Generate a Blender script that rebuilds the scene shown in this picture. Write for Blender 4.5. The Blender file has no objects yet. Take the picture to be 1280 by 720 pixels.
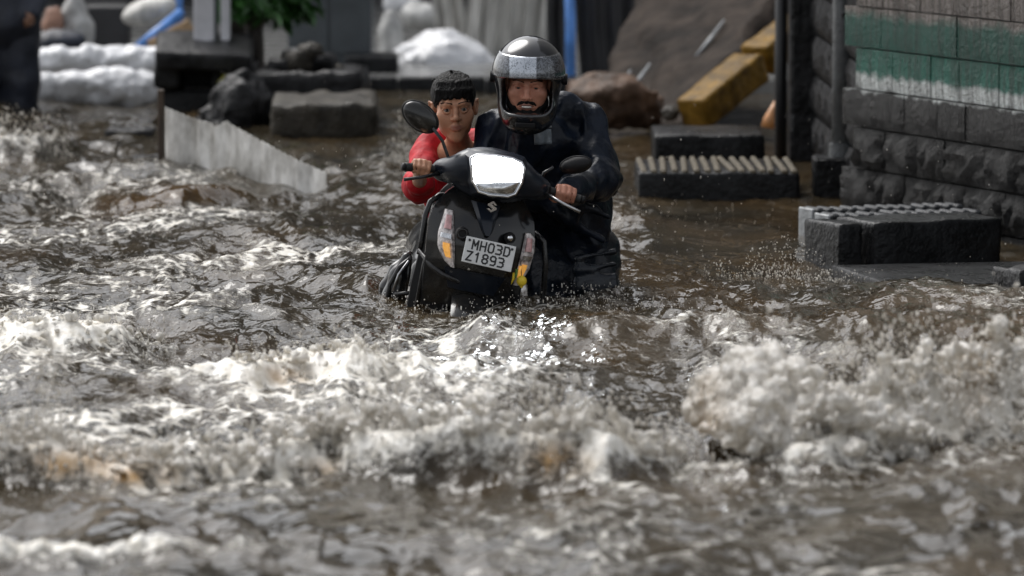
import bpy, math, random
import numpy as np
from mathutils import Vector, Matrix, Euler

random.seed(7)
RNG = np.random.default_rng(11)
SC = bpy.context.scene
COL = SC.collection
R = math.radians

# ---------------------------------------------------------------- camera
F, CAMH = 7111.0, 2.09                       # focal length in pixels of a 1280 px wide frame
PITCH = math.atan(660.0 / F)
cam = bpy.data.cameras.new('camera')
camo = bpy.data.objects.new('camera', cam)
COL.objects.link(camo)
camo.location = (0, 0, CAMH)
camo.rotation_euler = (math.pi / 2 - PITCH, 0, 0)
cam.sensor_width = 36.0
cam.lens = 36.0 * F / 1280.0
cam.clip_start, cam.clip_end = 0.5, 2000
cam.dof.use_dof = True
cam.dof.focus_distance = 21.7
cam.dof.aperture_fstop = 3.3
SC.camera = camo

# ---------------------------------------------------------------- sky, sun, exposure
SUN_EL, SUN_AZ = R(54), R(-38)
world = bpy.data.worlds.new('World')
SC.world = world
world.use_nodes = True
wn = world.node_tree
wn.nodes.clear()
sky = wn.nodes.new('ShaderNodeTexSky')
sky.sky_type = 'NISHITA'
sky.sun_disc = False
sky.sun_elevation = SUN_EL
sky.sun_rotation = SUN_AZ
sky.air_density, sky.dust_density, sky.ozone_density = 1.0, 4.0, 1.0
hs = wn.nodes.new('ShaderNodeHueSaturation')
hs.inputs['Saturation'].default_value = 0.22
bg = wn.nodes.new('ShaderNodeBackground')
bg.inputs['Strength'].default_value = 0.135
wo = wn.nodes.new('ShaderNodeOutputWorld')
wn.links.new(sky.outputs[0], hs.inputs['Color'])
wn.links.new(hs.outputs[0], bg.inputs['Color'])
wn.links.new(bg.outputs[0], wo.inputs['Surface'])
sl = bpy.data.lights.new('sun', 'SUN')
sl.energy = 1.3
sl.angle = R(40)
sl.color = (1.0, 0.985, 0.96)
so = bpy.data.objects.new('sun', sl)
COL.objects.link(so)
sd = Vector((math.sin(SUN_AZ) * math.cos(SUN_EL), math.cos(SUN_AZ) * math.cos(SUN_EL), math.sin(SUN_EL)))
so.rotation_euler = sd.to_track_quat('Z', 'Y').to_euler()
SC.view_settings.view_transform = 'Standard'
SC.view_settings.look = 'None'
SC.view_settings.exposure = 0.62
SC.view_settings.gamma = 1.0
SC.cycles.use_denoising = True
SC.cycles.max_bounces = 6
SC.cycles.caustics_reflective = False
SC.cycles.caustics_refractive = False

# ---------------------------------------------------------------- geometry helpers
FWD = Vector((0, math.cos(PITCH), -math.sin(PITCH)))
UP = Vector((0, math.sin(PITCH), math.cos(PITCH)))


def P(px, py, Y):
    """point on the sight line of photo pixel (px, py) at distance Y down the street"""
    d = FWD * F + Vector((1, 0, 0)) * (px - 640) + UP * (360 - py)
    t = Y / d.y
    return Vector((d.x * t, Y, CAMH + d.z * t))


def G(px, py, z=0.0):
    d = FWD * F + Vector((1, 0, 0)) * (px - 640) + UP * (360 - py)
    t = (z - CAMH) / d.z
    return Vector((d.x * t, d.y * t, z))


def np_mesh(name, v, f, smooth=True):
    me = bpy.data.meshes.new(name)
    v = np.asarray(v, dtype=np.float32)
    if isinstance(f, np.ndarray):
        n, m = f.shape
        me.vertices.add(len(v))
        me.vertices.foreach_set('co', v.ravel())
        me.loops.add(n * m)
        me.loops.foreach_set('vertex_index', f.astype(np.int32).ravel())
        me.polygons.add(n)
        me.polygons.foreach_set('loop_start', np.arange(0, n * m, m, dtype=np.int32))
        me.update(calc_edges=True)
        me.validate()
    else:
        me.from_pydata([tuple(p) for p in v], [], f)
        me.update()
    if smooth and len(me.polygons):
        me.polygons.foreach_set('use_smooth', np.ones(len(me.polygons), dtype=bool))
    return me


def link(name, me, mat, parent=None, loc=None, rot=None):
    o = bpy.data.objects.new(name, me)
    if mat is not None:
        me.materials.clear()
        me.materials.append(mat)
    COL.objects.link(o)
    if parent is not None:
        o.parent = parent
    if loc is not None:
        o.location = loc
    if rot is not None:
        o.rotation_euler = rot
    return o


def tag(o, label=None, cat=None, group=None, kind=None):
    if label: o['label'] = label
    if cat: o['category'] = cat
    if group: o['group'] = group
    if kind: o['kind'] = kind
    return o


def empty(name, loc, rot=(0, 0, 0)):
    o = bpy.data.objects.new(name, None)
    o.empty_display_size = 0.1
    COL.objects.link(o)
    o.location = loc
    o.rotation_euler = rot
    return o


class MB:
    """collects simple solids into one mesh"""
    def __init__(self):
        self.v, self.f = [], []

    def add(self, v, f):
        n = len(self.v)
        self.v += [tuple(p) for p in v]
        self.f += [tuple(i + n for i in q) for q in f]
        return self

    def box(self, c, s, rot=None, bev=0.0):
        x, y, z = s[0] / 2, s[1] / 2, s[2] / 2
        if bev <= 0:
            v = [Vector((a * x, b * y, d * z)) for a in (-1, 1) for b in (-1, 1) for d in (-1, 1)]
            f = [(0, 1, 3, 2), (4, 6, 7, 5), (0, 4, 5, 1), (2, 3, 7, 6), (0, 2, 6, 4), (1, 5, 7, 3)]
        else:
            bx, by, bz = (min(bev, x * .9), min(bev, y * .9), min(bev, z * .9))
            v, idx = [], {}
            for a in (-1, 1):
                for b in (-1, 1):
                    for d in (-1, 1):
                        for ax in range(3):
                            p = [a * (x - bx), b * (y - by), d * (z - bz)]
                            p[ax] = (a * x, b * y, d * z)[ax]
                            idx[(a, b, d, ax)] = len(v)
                            v.append(Vector(p))
            f = []
            sg = (-1, 1)
            for ax in range(3):
                for s_ in sg:
                    o1, o2 = [i for i in range(3) if i != ax]
                    ring = []
                    for q in ((-1, -1), (1, -1), (1, 1), (-1, 1)):
                        k = [0, 0, 0]; k[ax] = s_; k[o1], k[o2] = q
                        ring.append(idx[(k[0], k[1], k[2], ax)])
                    if (s_ > 0) ^ (ax == 1): f.append(tuple(ring))
                    else: f.append(tuple(ring[::-1]))
            for ax in range(3):
                o1, o2 = [i for i in range(3) if i != ax]
                for p in sg:
                    for q in sg:
                        e = []
                        for t, u in ((-1, o1), (1, o1), (1, o2), (-1, o2)):
                            k = [0, 0, 0]; k[ax] = t; k[o1] = p; k[o2] = q
                            e.append(idx[(k[0], k[1], k[2], u)])
                        f.append(tuple(e))
            for a in sg:
                for b in sg:
                    for d in sg:
                        f.append(tuple(idx[(a, b, d, ax)] for ax in range(3)))
        if rot is not None:
            m = rot if isinstance(rot, Matrix) else Euler(rot).to_matrix()
            v = [m @ p for p in v]
        c = Vector(c)
        return self.add([p + c for p in v], f)

    def tube(self, pts, r, n=10, cap=True):
        pts = [Vector(p) for p in pts]
        rs = r if isinstance(r, (list, tuple)) else [r] * len(pts)
        v, f = [], []
        prev = None
        for i, p in enumerate(pts):
            t = (pts[min(i + 1, len(pts) - 1)] - pts[max(i - 1, 0)]).normalized()
            if prev is None:
                a = Vector((0, 0, 1)) if abs(t.z) < .9 else Vector((1, 0, 0))
                u = t.cross(a).normalized()
            else:
                u = (prev - t * prev.dot(t)).normalized()
            prev = u
            w = t.cross(u)
            for k in range(n):
                an = 2 * math.pi * k / n
                v.append(p + (u * math.cos(an) + w * math.sin(an)) * rs[i])
        for i in range(len(pts) - 1):
            for k in range(n):
                f.append((i * n + k, i * n + (k + 1) % n, (i + 1) * n + (k + 1) % n, (i + 1) * n + k))
        if cap:
            f.append(tuple(range(n))[::-1])
            f.append(tuple((len(pts) - 1) * n + k for k in range(n)))
        return self.add(v, f)

    def ball(self, c, r, n=14, rot=None):
        r = (r, r, r) if isinstance(r, (int, float)) else r
        v, f = [], []
        m = n // 2
        for i in range(m + 1):
            th = math.pi * i / m
            for k in range(n):
                ph = 2 * math.pi * k / n
                p = Vector((r[0] * math.sin(th) * math.cos(ph), r[1] * math.sin(th) * math.sin(ph), r[2] * math.cos(th)))
                if rot is not None: p = rot @ p
                v.append(p + Vector(c))
        for i in range(m):
            for k in range(n):
                f.append((i * n + k, (i + 1) * n + k, (i + 1) * n + (k + 1) % n, i * n + (k + 1) % n))
        return self.add(v, f)

    def torus(self, c, axis, Rr, r, n=36, m=12, sx=1.0):
        axis = Vector(axis).normalized()
        a = Vector((0, 0, 1)) if abs(axis.z) < .9 else Vector((1, 0, 0))
        u = axis.cross(a).normalized(); w = axis.cross(u)
        v, f = [], []
        for i in range(n):
            an = 2 * math.pi * i / n
            d = u * math.cos(an) + w * math.sin(an)
            for k in range(m):
                b = 2 * math.pi * k / m
                v.append(Vector(c) + d * (Rr + r * math.cos(b)) + axis * (r * sx * math.sin(b)))
        for i in range(n):
            for k in range(m):
                f.append((i * m + k, ((i + 1) % n) * m + k, ((i + 1) % n) * m + (k + 1) % m, i * m + (k + 1) % m))
        return self.add(v, f)

    def prism(self, poly, d, fn=lambda x, z, t: Vector((x, t, z))):
        """poly: (x, z) outline; extruded by d along t through fn"""
        n = len(poly)
        v = [fn(x, z, 0) for x, z in poly] + [fn(x, z, d) for x, z in poly]
        f = [tuple(range(n)), tuple(range(n, 2 * n))[::-1]]
        f += [(i, i + n, (i + 1) % n + n, (i + 1) % n) for i in range(n)]
        return self.add(v, f)

    def grid(self, rows, thick=None):
        """rows: list of equal-length point lists; thick: vector offset of the back sheet"""
        a, b = len(rows), len(rows[0])
        v = [Vector(p) for r_ in rows for p in r_]
        f = [(i * b + j, i * b + j + 1, (i + 1) * b + j + 1, (i + 1) * b + j) for i in range(a - 1) for j in range(b - 1)]
        if thick is not None:
            n = a * b
            t = Vector(thick)
            v += [p + t for p in v[:n]]
            f += [tuple(k + n for k in q[::-1]) for q in f[:]]
            rim = [j for j in range(b)] + [i * b + b - 1 for i in range(1, a)] + [(a - 1) * b + j for j in range(b - 2, -1, -1)] + [i * b for i in range(a - 2, 0, -1)]
            for i in range(len(rim)):
                p, q = rim[i], rim[(i + 1) % len(rim)]
                f.append((p, p + n, q + n, q))
        return self.add(v, f)

    def build(self, name, mat, parent=None, smooth=False, loc=None, rot=None, sub=0, auto=None):
        me = bpy.data.meshes.new(name)
        me.from_pydata(self.v, [], self.f)
        me.update()
        import bmesh
        bm = bmesh.new(); bm.from_mesh(me)
        bmesh.ops.remove_doubles(bm, verts=bm.verts, dist=1e-6)
        bmesh.ops.recalc_face_normals(bm, faces=bm.faces)
        if auto is not None:
            for e in bm.edges:
                e.smooth = not (len(e.link_faces) == 2 and e.calc_face_angle(0) > R(auto))
            smooth = True
        for fc in bm.faces: fc.smooth = smooth
        bm.to_mesh(me); bm.free()
        o = link(name, me, mat, parent, loc, rot)
        if sub:
            m = o.modifiers.new('sub', 'SUBSURF'); m.levels = m.render_levels = sub
        return o


# ---- noise ---------------------------------------------------------------
_perm = np.random.default_rng(5).permutation(256).astype(np.int32)
_perm = np.concatenate([_perm, _perm, _perm])
_g2 = np.stack([np.cos(np.arange(256) * 2.399963), np.sin(np.arange(256) * 2.399963)], 1).astype(np.float32)
_g3 = np.random.default_rng(6).normal(size=(256, 3)).astype(np.float32)
_g3 /= np.linalg.norm(_g3, axis=1, keepdims=True)


def n2(x, y):
    x = np.asarray(x, np.float32); y = np.asarray(y, np.float32)
    xi = np.floor(x).astype(np.int32); yi = np.floor(y).astype(np.int32)
    xf, yf = x - xi, y - yi
    u, v = xf * xf * xf * (xf * (xf * 6 - 15) + 10), yf * yf * yf * (yf * (yf * 6 - 15) + 10)

    def c(dx, dy):
        h = _perm[_perm[(xi + dx) & 255] + ((yi + dy) & 255)]
        g = _g2[h]
        return g[..., 0] * (xf - dx) + g[..., 1] * (yf - dy)
    a = c(0, 0); a += u * (c(1, 0) - a)
    b = c(0, 1); b += u * (c(1, 1) - b)
    return (a + v * (b - a)) * 1.5


def n3(x, y, z):
    x = np.asarray(x, np.float32); y = np.asarray(y, np.float32); z = np.asarray(z, np.float32)
    xi, yi, zi = (np.floor(q).astype(np.int32) for q in (x, y, z))
    xf, yf, zf = x - xi, y - yi, z - zi
    u, v, w = (q * q * (3 - 2 * q) for q in (xf, yf, zf))

    def c(dx, dy, dz):
        h = _perm[_perm[_perm[(xi + dx) & 255] + ((yi + dy) & 255)] + ((zi + dz) & 255)]
        g = _g3[h]
        return g[..., 0] * (xf - dx) + g[..., 1] * (yf - dy) + g[..., 2] * (zf - dz)
    r0 = c(0, 0, 0); r0 += u * (c(1, 0, 0) - r0)
    r1 = c(0, 1, 0); r1 += u * (c(1, 1, 0) - r1)
    r2 = c(0, 0, 1); r2 += u * (c(1, 0, 1) - r2)
    r3 = c(0, 1, 1); r3 += u * (c(1, 1, 1) - r3)
    a = r0 + v * (r1 - r0); b = r2 + v * (r3 - r2)
    return (a + w * (b - a)) * 1.5


def fbm3(p, s, o=3):
    t, a = 0, 1.0
    for i in range(o):
        t = t + a * n3(p[0] * s + 7 * i, p[1] * s - 3 * i, p[2] * s + 5 * i)
        s *= 2.03; a *= .5
    return t


def rough_box(sx, sy, sz, seg=(6, 4, 4), amp=.008, freq=9, rnd=.012, seed=0, base0=True):
    """stone block with worn edges; base at z = 0"""
    pts, idx, faces = [], {}, []

    def vid(p):
        k = tuple(np.round(p, 6))
        if k not in idx:
            idx[k] = len(pts); pts.append(p)
        return idx[k]
    for ax in range(3):
        o1, o2 = [i for i in range(3) if i != ax]
        for s_ in (-1, 1):
            for i in range(seg[o1]):
                for j in range(seg[o2]):
                    q = []
                    for a, b in ((i, j), (i + 1, j), (i + 1, j + 1), (i, j + 1)):
                        p = [0, 0, 0]
                        p[ax] = s_; p[o1] = 2 * a / seg[o1] - 1; p[o2] = 2 * b / seg[o2] - 1
                        q.append(vid(tuple(p)))
                    if (s_ > 0) ^ (ax == 1): faces.append(tuple(q))
                    else: faces.append(tuple(q[::-1]))
    v = np.array(pts, np.float32)
    half = np.array([sx, sy, sz]) / 2
    # move next-to-edge rows close to the edge, then round
    for a in range(3):
        m = np.abs(v[:, a])
        inner = (m < .999) & (m > 1 - 2.01 / seg[a])
        v[inner, a] = np.sign(v[inner, a]) * (1 - min(.8, rnd * 1.5 / half[a]))
    p = v * half
    q = np.clip(p, -(half - rnd), half - rnd)
    d = p - q
    L = np.linalg.norm(d, axis=1, keepdims=True)
    p = q + d / np.maximum(L, 1e-6) * np.minimum(L, rnd)
    nrm = p / half ** 2
    nrm /= np.maximum(np.linalg.norm(nrm, axis=1, keepdims=True), 1e-6)
    x, y, z = (p[:, i] + 13.7 * seed + 3.1 * i for i in range(3))
    disp = fbm3((x, y, z), freq, 3) * amp
    p = p + nrm * disp[:, None]
    p[:, 2] += sz / 2
    return p, faces


def stone(name, size, mat, loc, rotz=0, seed=0, parent=None, seg=(8, 5, 4), amp=.008, freq=9, rnd=.012, rot=None):
    v, f = rough_box(*size, seg=seg, amp=amp, freq=freq, rnd=rnd, seed=seed)
    me = np_mesh(name, v, f, smooth=True)
    return link(name, me, mat, parent, loc, rot if rot else (0, 0, rotz))


# ---- signed distance modelling -------------------------------------------
class Field:
    def __init__(self, lo, hi, h):
        self.lo = np.array(lo, np.float32); self.h = h
        self.n = np.ceil((np.array(hi) - self.lo) / h).astype(int) + 1
        self.D = np.full(self.n, .08, np.float32)

    def sl(self, lo, hi):
        a = np.clip(np.floor((np.array(lo) - self.lo) / self.h).astype(int), 0, self.n)
        b = np.clip(np.ceil((np.array(hi) - self.lo) / self.h).astype(int) + 1, 0, self.n)
        if np.any(b <= a): return None, None
        s = tuple(slice(i, j) for i, j in zip(a, b))
        ax = [self.lo[i] + self.h * np.arange(a[i], b[i], dtype=np.float32) for i in range(3)]
        return s, np.meshgrid(*ax, indexing='ij', sparse=True)

    def op(self, s, d, k, sub=False):
        D = self.D[s]
        if sub:
            d = -d
            if k > 0:
                hh = np.maximum(k - np.abs(D - d), 0) / k
                self.D[s] = np.maximum(D, d) + hh * hh * k * .25
            else: self.D[s] = np.maximum(D, d)
        else:
            if k > 0:
                hh = np.maximum(k - np.abs(D - d), 0) / k
                self.D[s] = np.minimum(D, d) - hh * hh * k * .25
            else: self.D[s] = np.minimum(D, d)

    def cap(self, a, b, ra, rb=None, k=.015, sub=False):
        rb = ra if rb is None else rb
        a, b = np.array(a, np.float32), np.array(b, np.float32)
        m = max(ra, rb) + max(k, .01) + .03
        s, X = self.sl(np.minimum(a, b) - m, np.maximum(a, b) + m)
        if s is None: return self
        ba = b - a
        L = max(float(ba @ ba), 1e-9)
        t = np.clip(((X[0] - a[0]) * ba[0] + (X[1] - a[1]) * ba[1] + (X[2] - a[2]) * ba[2]) / L, 0, 1)
        d = np.sqrt((X[0] - a[0] - t * ba[0]) ** 2 + (X[1] - a[1] - t * ba[1]) ** 2 + (X[2] - a[2] - t * ba[2]) ** 2)
        self.op(s, d - (ra + (rb - ra) * t), k, sub)
        return self

    def path(self, pts, rs, k=.015, sub=False):
        for i in range(len(pts) - 1): self.cap(pts[i], pts[i + 1], rs[i], rs[i + 1], k, sub)
        return self

    def ell(self, c, r, M=None, k=.015, sub=False):
        c = np.array(c, np.float32); r = np.array((r, r, r) if isinstance(r, (int, float)) else r, np.float32)
        m = float(r.max()) + max(k, .01) + .03
        s, X = self.sl(c - m, c + m)
        if s is None: return self
        q = [X[i] - c[i] for i in range(3)]
        if M is not None:
            Mi = np.array(M.to_3x3().transposed())
            q = [Mi[i][0] * q[0] + Mi[i][1] * q[1] + Mi[i][2] * q[2] for i in range(3)]
        k0 = np.sqrt((q[0] / r[0]) ** 2 + (q[1] / r[1]) ** 2 + (q[2] / r[2]) ** 2)
        k1 = np.sqrt((q[0] / r[0] ** 2) ** 2 + (q[1] / r[1] ** 2) ** 2 + (q[2] / r[2] ** 2) ** 2)
        self.op(s, k0 * (k0 - 1) / np.maximum(k1, 1e-6), k, sub)
        return self

    def rbox(self, c, half, r, M=None, k=.01, sub=False):
        c = np.array(c, np.float32); half = np.array(half, np.float32)
        m = float(np.linalg.norm(half)) + r + max(k, .01) + .02
        s, X = self.sl(c - m, c + m)
        if s is None: return self
        q = [X[i] - c[i] for i in range(3)]
        if M is not None:
            Mi = np.array(M.to_3x3().transposed())
            q = [Mi[i][0] * q[0] + Mi[i][1] * q[1] + Mi[i][2] * q[2] for i in range(3)]
        e = [np.abs(q[i]) - half[i] for i in range(3)]
        d = np.sqrt(np.maximum(e[0], 0) ** 2 + np.maximum(e[1], 0) ** 2 + np.maximum(e[2], 0) ** 2) + np.minimum(np.maximum(np.maximum(e[0], e[1]), e[2]), 0) - r
        self.op(s, d, k, sub)
        return self

    def band(self, fn, w=.03):
        """displace: D += fn(points) near the surface"""
        i = np.nonzero(np.abs(self.D) < w)
        p = [self.lo[a] + self.h * i[a].astype(np.float32) for a in range(3)]
        self.D[i] += fn(p)
        return self

    def mesh(self, name='field'):
        D = self.D.copy()
        D[[0, -1]] = .05; D[:, [0, -1]] = .05; D[:, :, [0, -1]] = .05
        ins = (D < 0)
        cnt = np.zeros(np.array(D.shape) - 1, np.int8)
        n = D.shape
        for a in (0, 1):
            for b in (0, 1):
                for c in (0, 1):
                    cnt += ins[a:n[0] - 1 + a, b:n[1] - 1 + b, c:n[2] - 1 + c]
        act = (cnt > 0) & (cnt < 8)
        I = np.nonzero(act)
        vid = np.full(act.shape, -1, np.int32)
        vid[I] = np.arange(len(I[0]))
        acc = np.zeros((len(I[0]), 3), np.float32); num = np.zeros(len(I[0]), np.float32)
        base = np.stack(I, 1)
        for ax in range(3):
            o1, o2 = [i for i in range(3) if i != ax]
            for p in (0, 1):
                for q in (0, 1):
                    A = base.copy(); A[:, o1] += p; A[:, o2] += q
                    B = A.copy(); B[:, ax] += 1
                    d0 = D[A[:, 0], A[:, 1], A[:, 2]]; d1 = D[B[:, 0], B[:, 1], B[:, 2]]
                    m = (d0 < 0) != (d1 < 0)
                    t = d0 / np.where(np.abs(d0 - d1) < 1e-9, 1, d0 - d1)
                    pt = A.astype(np.float32); pt[:, ax] += t
                    acc[m] += pt[m]; num[m] += 1
        v = self.lo + self.h * (acc / num[:, None])
        quads = []
        for ax in range(3):
            o1, o2 = [(1, 2), (2, 0), (0, 1)][ax]
            s0 = [slice(None)] * 3; s1 = [slice(None)] * 3
            s0[ax] = slice(0, n[ax] - 1); s1[ax] = slice(1, n[ax])
            a_, b_ = ins[tuple(s0)], ins[tuple(s1)]
            E = np.stack(np.nonzero(a_ != b_), 1)
            if not len(E): continue
            E = E[(E[:, o1] > 0) & (E[:, o2] > 0) & (E[:, o1] < n[o1] - 1) & (E[:, o2] < n[o2] - 1)]
            flip = a_[E[:, 0], E[:, 1], E[:, 2]]
            c = []
            for p, q in ((0, 0), (-1, 0), (-1, -1), (0, -1)):
                T = E.copy(); T[:, o1] += p; T[:, o2] += q
                c.append(vid[T[:, 0], T[:, 1], T[:, 2]])
            Q = np.stack(c, 1)
            Q[~flip] = Q[~flip][:, ::-1]
            quads.append(Q)
        return np_mesh(name, v, np.concatenate(quads))


# ---------------------------------------------------------------- materials
def mat(name, col, rough=.5, metal=0.0, spec=.5, var=.25, vscale=6, bump=0.0, bscale=30, coat=0.0, emit=None, estr=0, col2=None, stretch=None, ior=None, trans=0):
    m = bpy.data.materials.new(name)
    m.use_nodes = True
    nt = m.node_tree; N = nt.nodes; Lk = nt.links
    b = N['Principled BSDF']
    b.inputs['Roughness'].default_value = rough
    b.inputs['Metallic'].default_value = metal
    b.inputs['Specular IOR Level'].default_value = spec
    b.inputs['Coat Weight'].default_value = coat
    b.inputs['Coat Roughness'].default_value = .08
    if trans: b.inputs['Transmission Weight'].default_value = trans
    if ior: b.inputs['IOR'].default_value = ior
    tc = N.new('ShaderNodeTexCoord')
    src = tc.outputs['Object']
    if stretch:
        mp = N.new('ShaderNodeMapping'); mp.inputs['Scale'].default_value = stretch
        Lk.new(src, mp.inputs['Vector']); src = mp.outputs[0]
    nz = N.new('ShaderNodeTexNoise')
    nz.inputs['Scale'].default_value = vscale; nz.inputs['Detail'].default_value = 5; nz.inputs['Roughness'].default_value = .62
    Lk.new(src, nz.inputs['Vector'])
    c1 = [c * (1 - var) for c in col]; c2 = list(col2) if col2 else [min(1, c * (1 + var)) for c in col]
    rp = N.new('ShaderNodeValToRGB')
    rp.color_ramp.elements[0].position = .36; rp.color_ramp.elements[1].position = .64
    rp.color_ramp.elements[0].color = (*c1, 1); rp.color_ramp.elements[1].color = (*c2, 1)
    Lk.new(nz.outputs['Fac'], rp.inputs['Fac'])
    Lk.new(rp.outputs['Color'], b.inputs['Base Color'])
    if rough > .15:
        mr = N.new('ShaderNodeMapRange')
        mr.inputs['To Min'].default_value = rough * .75; mr.inputs['To Max'].default_value = min(1, rough * 1.25)
        Lk.new(nz.outputs['Fac'], mr.inputs['Value']); Lk.new(mr.outputs[0], b.inputs['Roughness'])
    if bump:
        n_ = N.new('ShaderNodeTexNoise'); n_.inputs['Scale'].default_value = bscale; n_.inputs['Detail'].default_value = 6
        Lk.new(src, n_.inputs['Vector'])
        bp = N.new('ShaderNodeBump'); bp.inputs['Strength'].default_value = bump; bp.inputs['Distance'].default_value = .02
        Lk.new(n_.outputs['Fac'], bp.inputs['Height']); Lk.new(bp.outputs[0], b.inputs['Normal'])
    if emit:
        b.inputs['Emission Color'].default_value = (*emit, 1); b.inputs['Emission Strength'].default_value = estr
    return m


M_BLACK = mat('glossy_black_paint', (.007, .009, .012), .17, spec=.4, coat=.25, var=.2, vscale=9, col2=(.020, .018, .015))
M_NAVY = mat('dark_blue_black_paint', (.010, .014, .022), .28, spec=.3, coat=.12, var=.1)
M_PLASTIC = mat('matte_black_plastic', (.010, .010, .011), .5, spec=.25, var=.2, bump=.1, bscale=120)
M_TUBE = mat('black_painted_steel', (.012, .012, .013), .25, var=.3, vscale=20)
M_RUBBER = mat('rubber', (.012, .012, .012), .6, var=.2)
M_CHROME = mat('chrome', (.75, .76, .78), .12, metal=1.0, var=.1)
M_STEEL = mat('worn_steel', (.45, .45, .46), .3, metal=1.0, var=.2)
M_SEAT = mat('seat_vinyl', (.012, .012, .013), .4, bump=.15, bscale=90)
M_PLATE = mat('white_plate', (.72, .73, .73), .35, var=.06, vscale=25)
M_INK = mat('black_lettering', (.012, .012, .014), .45, var=.1)
M_LAMPON = mat('lit_headlight', (.9, .92, .95), .1, emit=(.93, .97, 1.0), estr=32.0, var=.02)
M_REFL = mat('headlight_reflector', (.62, .63, .64), .18, metal=1.0, var=.35, vscale=60)
M_LENS = mat('clear_lamp_lens', (.42, .36, .36), .08, var=.6, vscale=42, coat=1.0, col2=(.88, .82, .80))
M_PINKREF = mat('pale_red_reflector', (.55, .30, .30), .12, coat=.8, var=.35, vscale=45)
M_AMBER = mat('amber_bulb', (.80, .33, .05), .15, coat=.8, var=.3, vscale=40, emit=(1, .5, .1), estr=.25)
M_YELLOW = mat('lemon_skin', (.80, .58, .03), .35, var=.1, bump=.3, bscale=200)
M_CHILLI = mat('green_chilli_skin', (.10, .22, .04), .3, var=.3)
M_COAT = mat('wet_black_raincoat', (.005, .0075, .013), .34, spec=.17, coat=.06, var=.4, vscale=5, bump=.6, bscale=18, col2=(.008, .013, .024))
M_TROU = mat('wet_black_trousers', (.006, .009, .014), .26, spec=.35, var=.4, bump=.5, bscale=16)
M_TAPE = mat('grey_reflective_tape', (.13, .15, .17), .35, var=.35, vscale=30)
M_SHIRT = mat('red_cotton', (.42, .006, .014), .65, spec=.3, var=.35, vscale=8, bump=.4, bscale=25)
M_SHIRTD = mat('dark_shorts', (.02, .02, .025), .6)
M_HAIR = mat('wet_black_hair', (.005, .0045, .0045), .5, spec=.16, var=.4, vscale=30, bump=.8, bscale=40, stretch=(3, 3, .6))
M_EYE = mat('eye_white', (.34, .31, .28), .15, var=.05)
M_IRIS = mat('dark_iris', (.010, .006, .004), .08, var=.1)
M_TEETH = mat('teeth', (.75, .72, .66), .2, var=.1)
M_HELM = mat('helmet_shell_black', (.014, .015, .018), .16, coat=.6, var=.3)
M_HELMPAD = mat('helmet_lining', (.008, .008, .009), .9)


def visor_mat():
    m = mat('silver_printed_visor', (.20, .22, .25), .16, coat=.8, var=.2)
    nt = m.node_tree; N = nt.nodes; Lk = nt.links; b = N['Principled BSDF']
    tc = N.new('ShaderNodeTexCoord')
    vo = N.new('ShaderNodeTexNoise'); vo.inputs['Scale'].default_value = 38; vo.inputs['Detail'].default_value = 2; vo.inputs['Distortion'].default_value = 2.0
    ab = N.new('ShaderNodeMath'); ab.operation = 'SUBTRACT'; ab.inputs[1].default_value = .5
    ab2 = N.new('ShaderNodeMath'); ab2.operation = 'ABSOLUTE'; Lk.new(vo.outputs['Fac'], ab.inputs[0]); Lk.new(ab.outputs[0], ab2.inputs[0])
    nz = N.new('ShaderNodeTexNoise'); nz.inputs['Scale'].default_value = 30; nz.inputs['Detail'].default_value = 3
    mx = N.new('ShaderNodeVectorMath'); mx.operation = 'MULTIPLY_ADD'; mx.inputs[1].default_value = (.04, .04, .04)
    Lk.new(tc.outputs['Object'], nz.inputs['Vector'])
    Lk.new(nz.outputs['Color'], mx.inputs[0]); Lk.new(tc.outputs['Object'], mx.inputs[2]); Lk.new(mx.outputs[0], vo.inputs['Vector'])
    sx = N.new('ShaderNodeSeparateXYZ'); Lk.new(tc.outputs['Object'], sx.inputs[0])
    # paler printed panel on one side of the visor
    a = N.new('ShaderNodeMath'); a.operation = 'GREATER_THAN'; a.inputs[1].default_value = -.075; Lk.new(sx.outputs['X'], a.inputs[0])
    c = N.new('ShaderNodeMath'); c.operation = 'LESS_THAN'; c.inputs[1].default_value = .028; Lk.new(sx.outputs['X'], c.inputs[0])
    pn = N.new('ShaderNodeMath'); pn.operation = 'MULTIPLY'; Lk.new(a.outputs[0], pn.inputs[0]); Lk.new(c.outputs[0], pn.inputs[1])
    r1 = N.new('ShaderNodeValToRGB'); r1.color_ramp.elements[0].position = .02; r1.color_ramp.elements[1].position = .12
    r1.color_ramp.elements[0].color = (.03, .035, .04, 1); r1.color_ramp.elements[1].color = (.14, .15, .17, 1)
    r2 = N.new('ShaderNodeValToRGB'); r2.color_ramp.elements[0].position = .005; r2.color_ramp.elements[1].position = .04
    r2.color_ramp.elements[0].color = (.16, .18, .2, 1); r2.color_ramp.elements[1].color = (.50, .54, .60, 1)
    Lk.new(ab2.outputs[0], r1.inputs['Fac']); Lk.new(ab2.outputs[0], r2.inputs['Fac'])
    mix = N.new('ShaderNodeMix'); mix.data_type = 'RGBA'
    Lk.new(pn.outputs[0], mix.inputs['Factor']); Lk.new(r1.outputs[0], mix.inputs[6]); Lk.new(r2.outputs[0], mix.inputs[7])
    Lk.new(mix.outputs[2], b.inputs['Base Color'])
    b.inputs['Metallic'].default_value = .35
    return m


M_VISOR = visor_mat()


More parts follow.
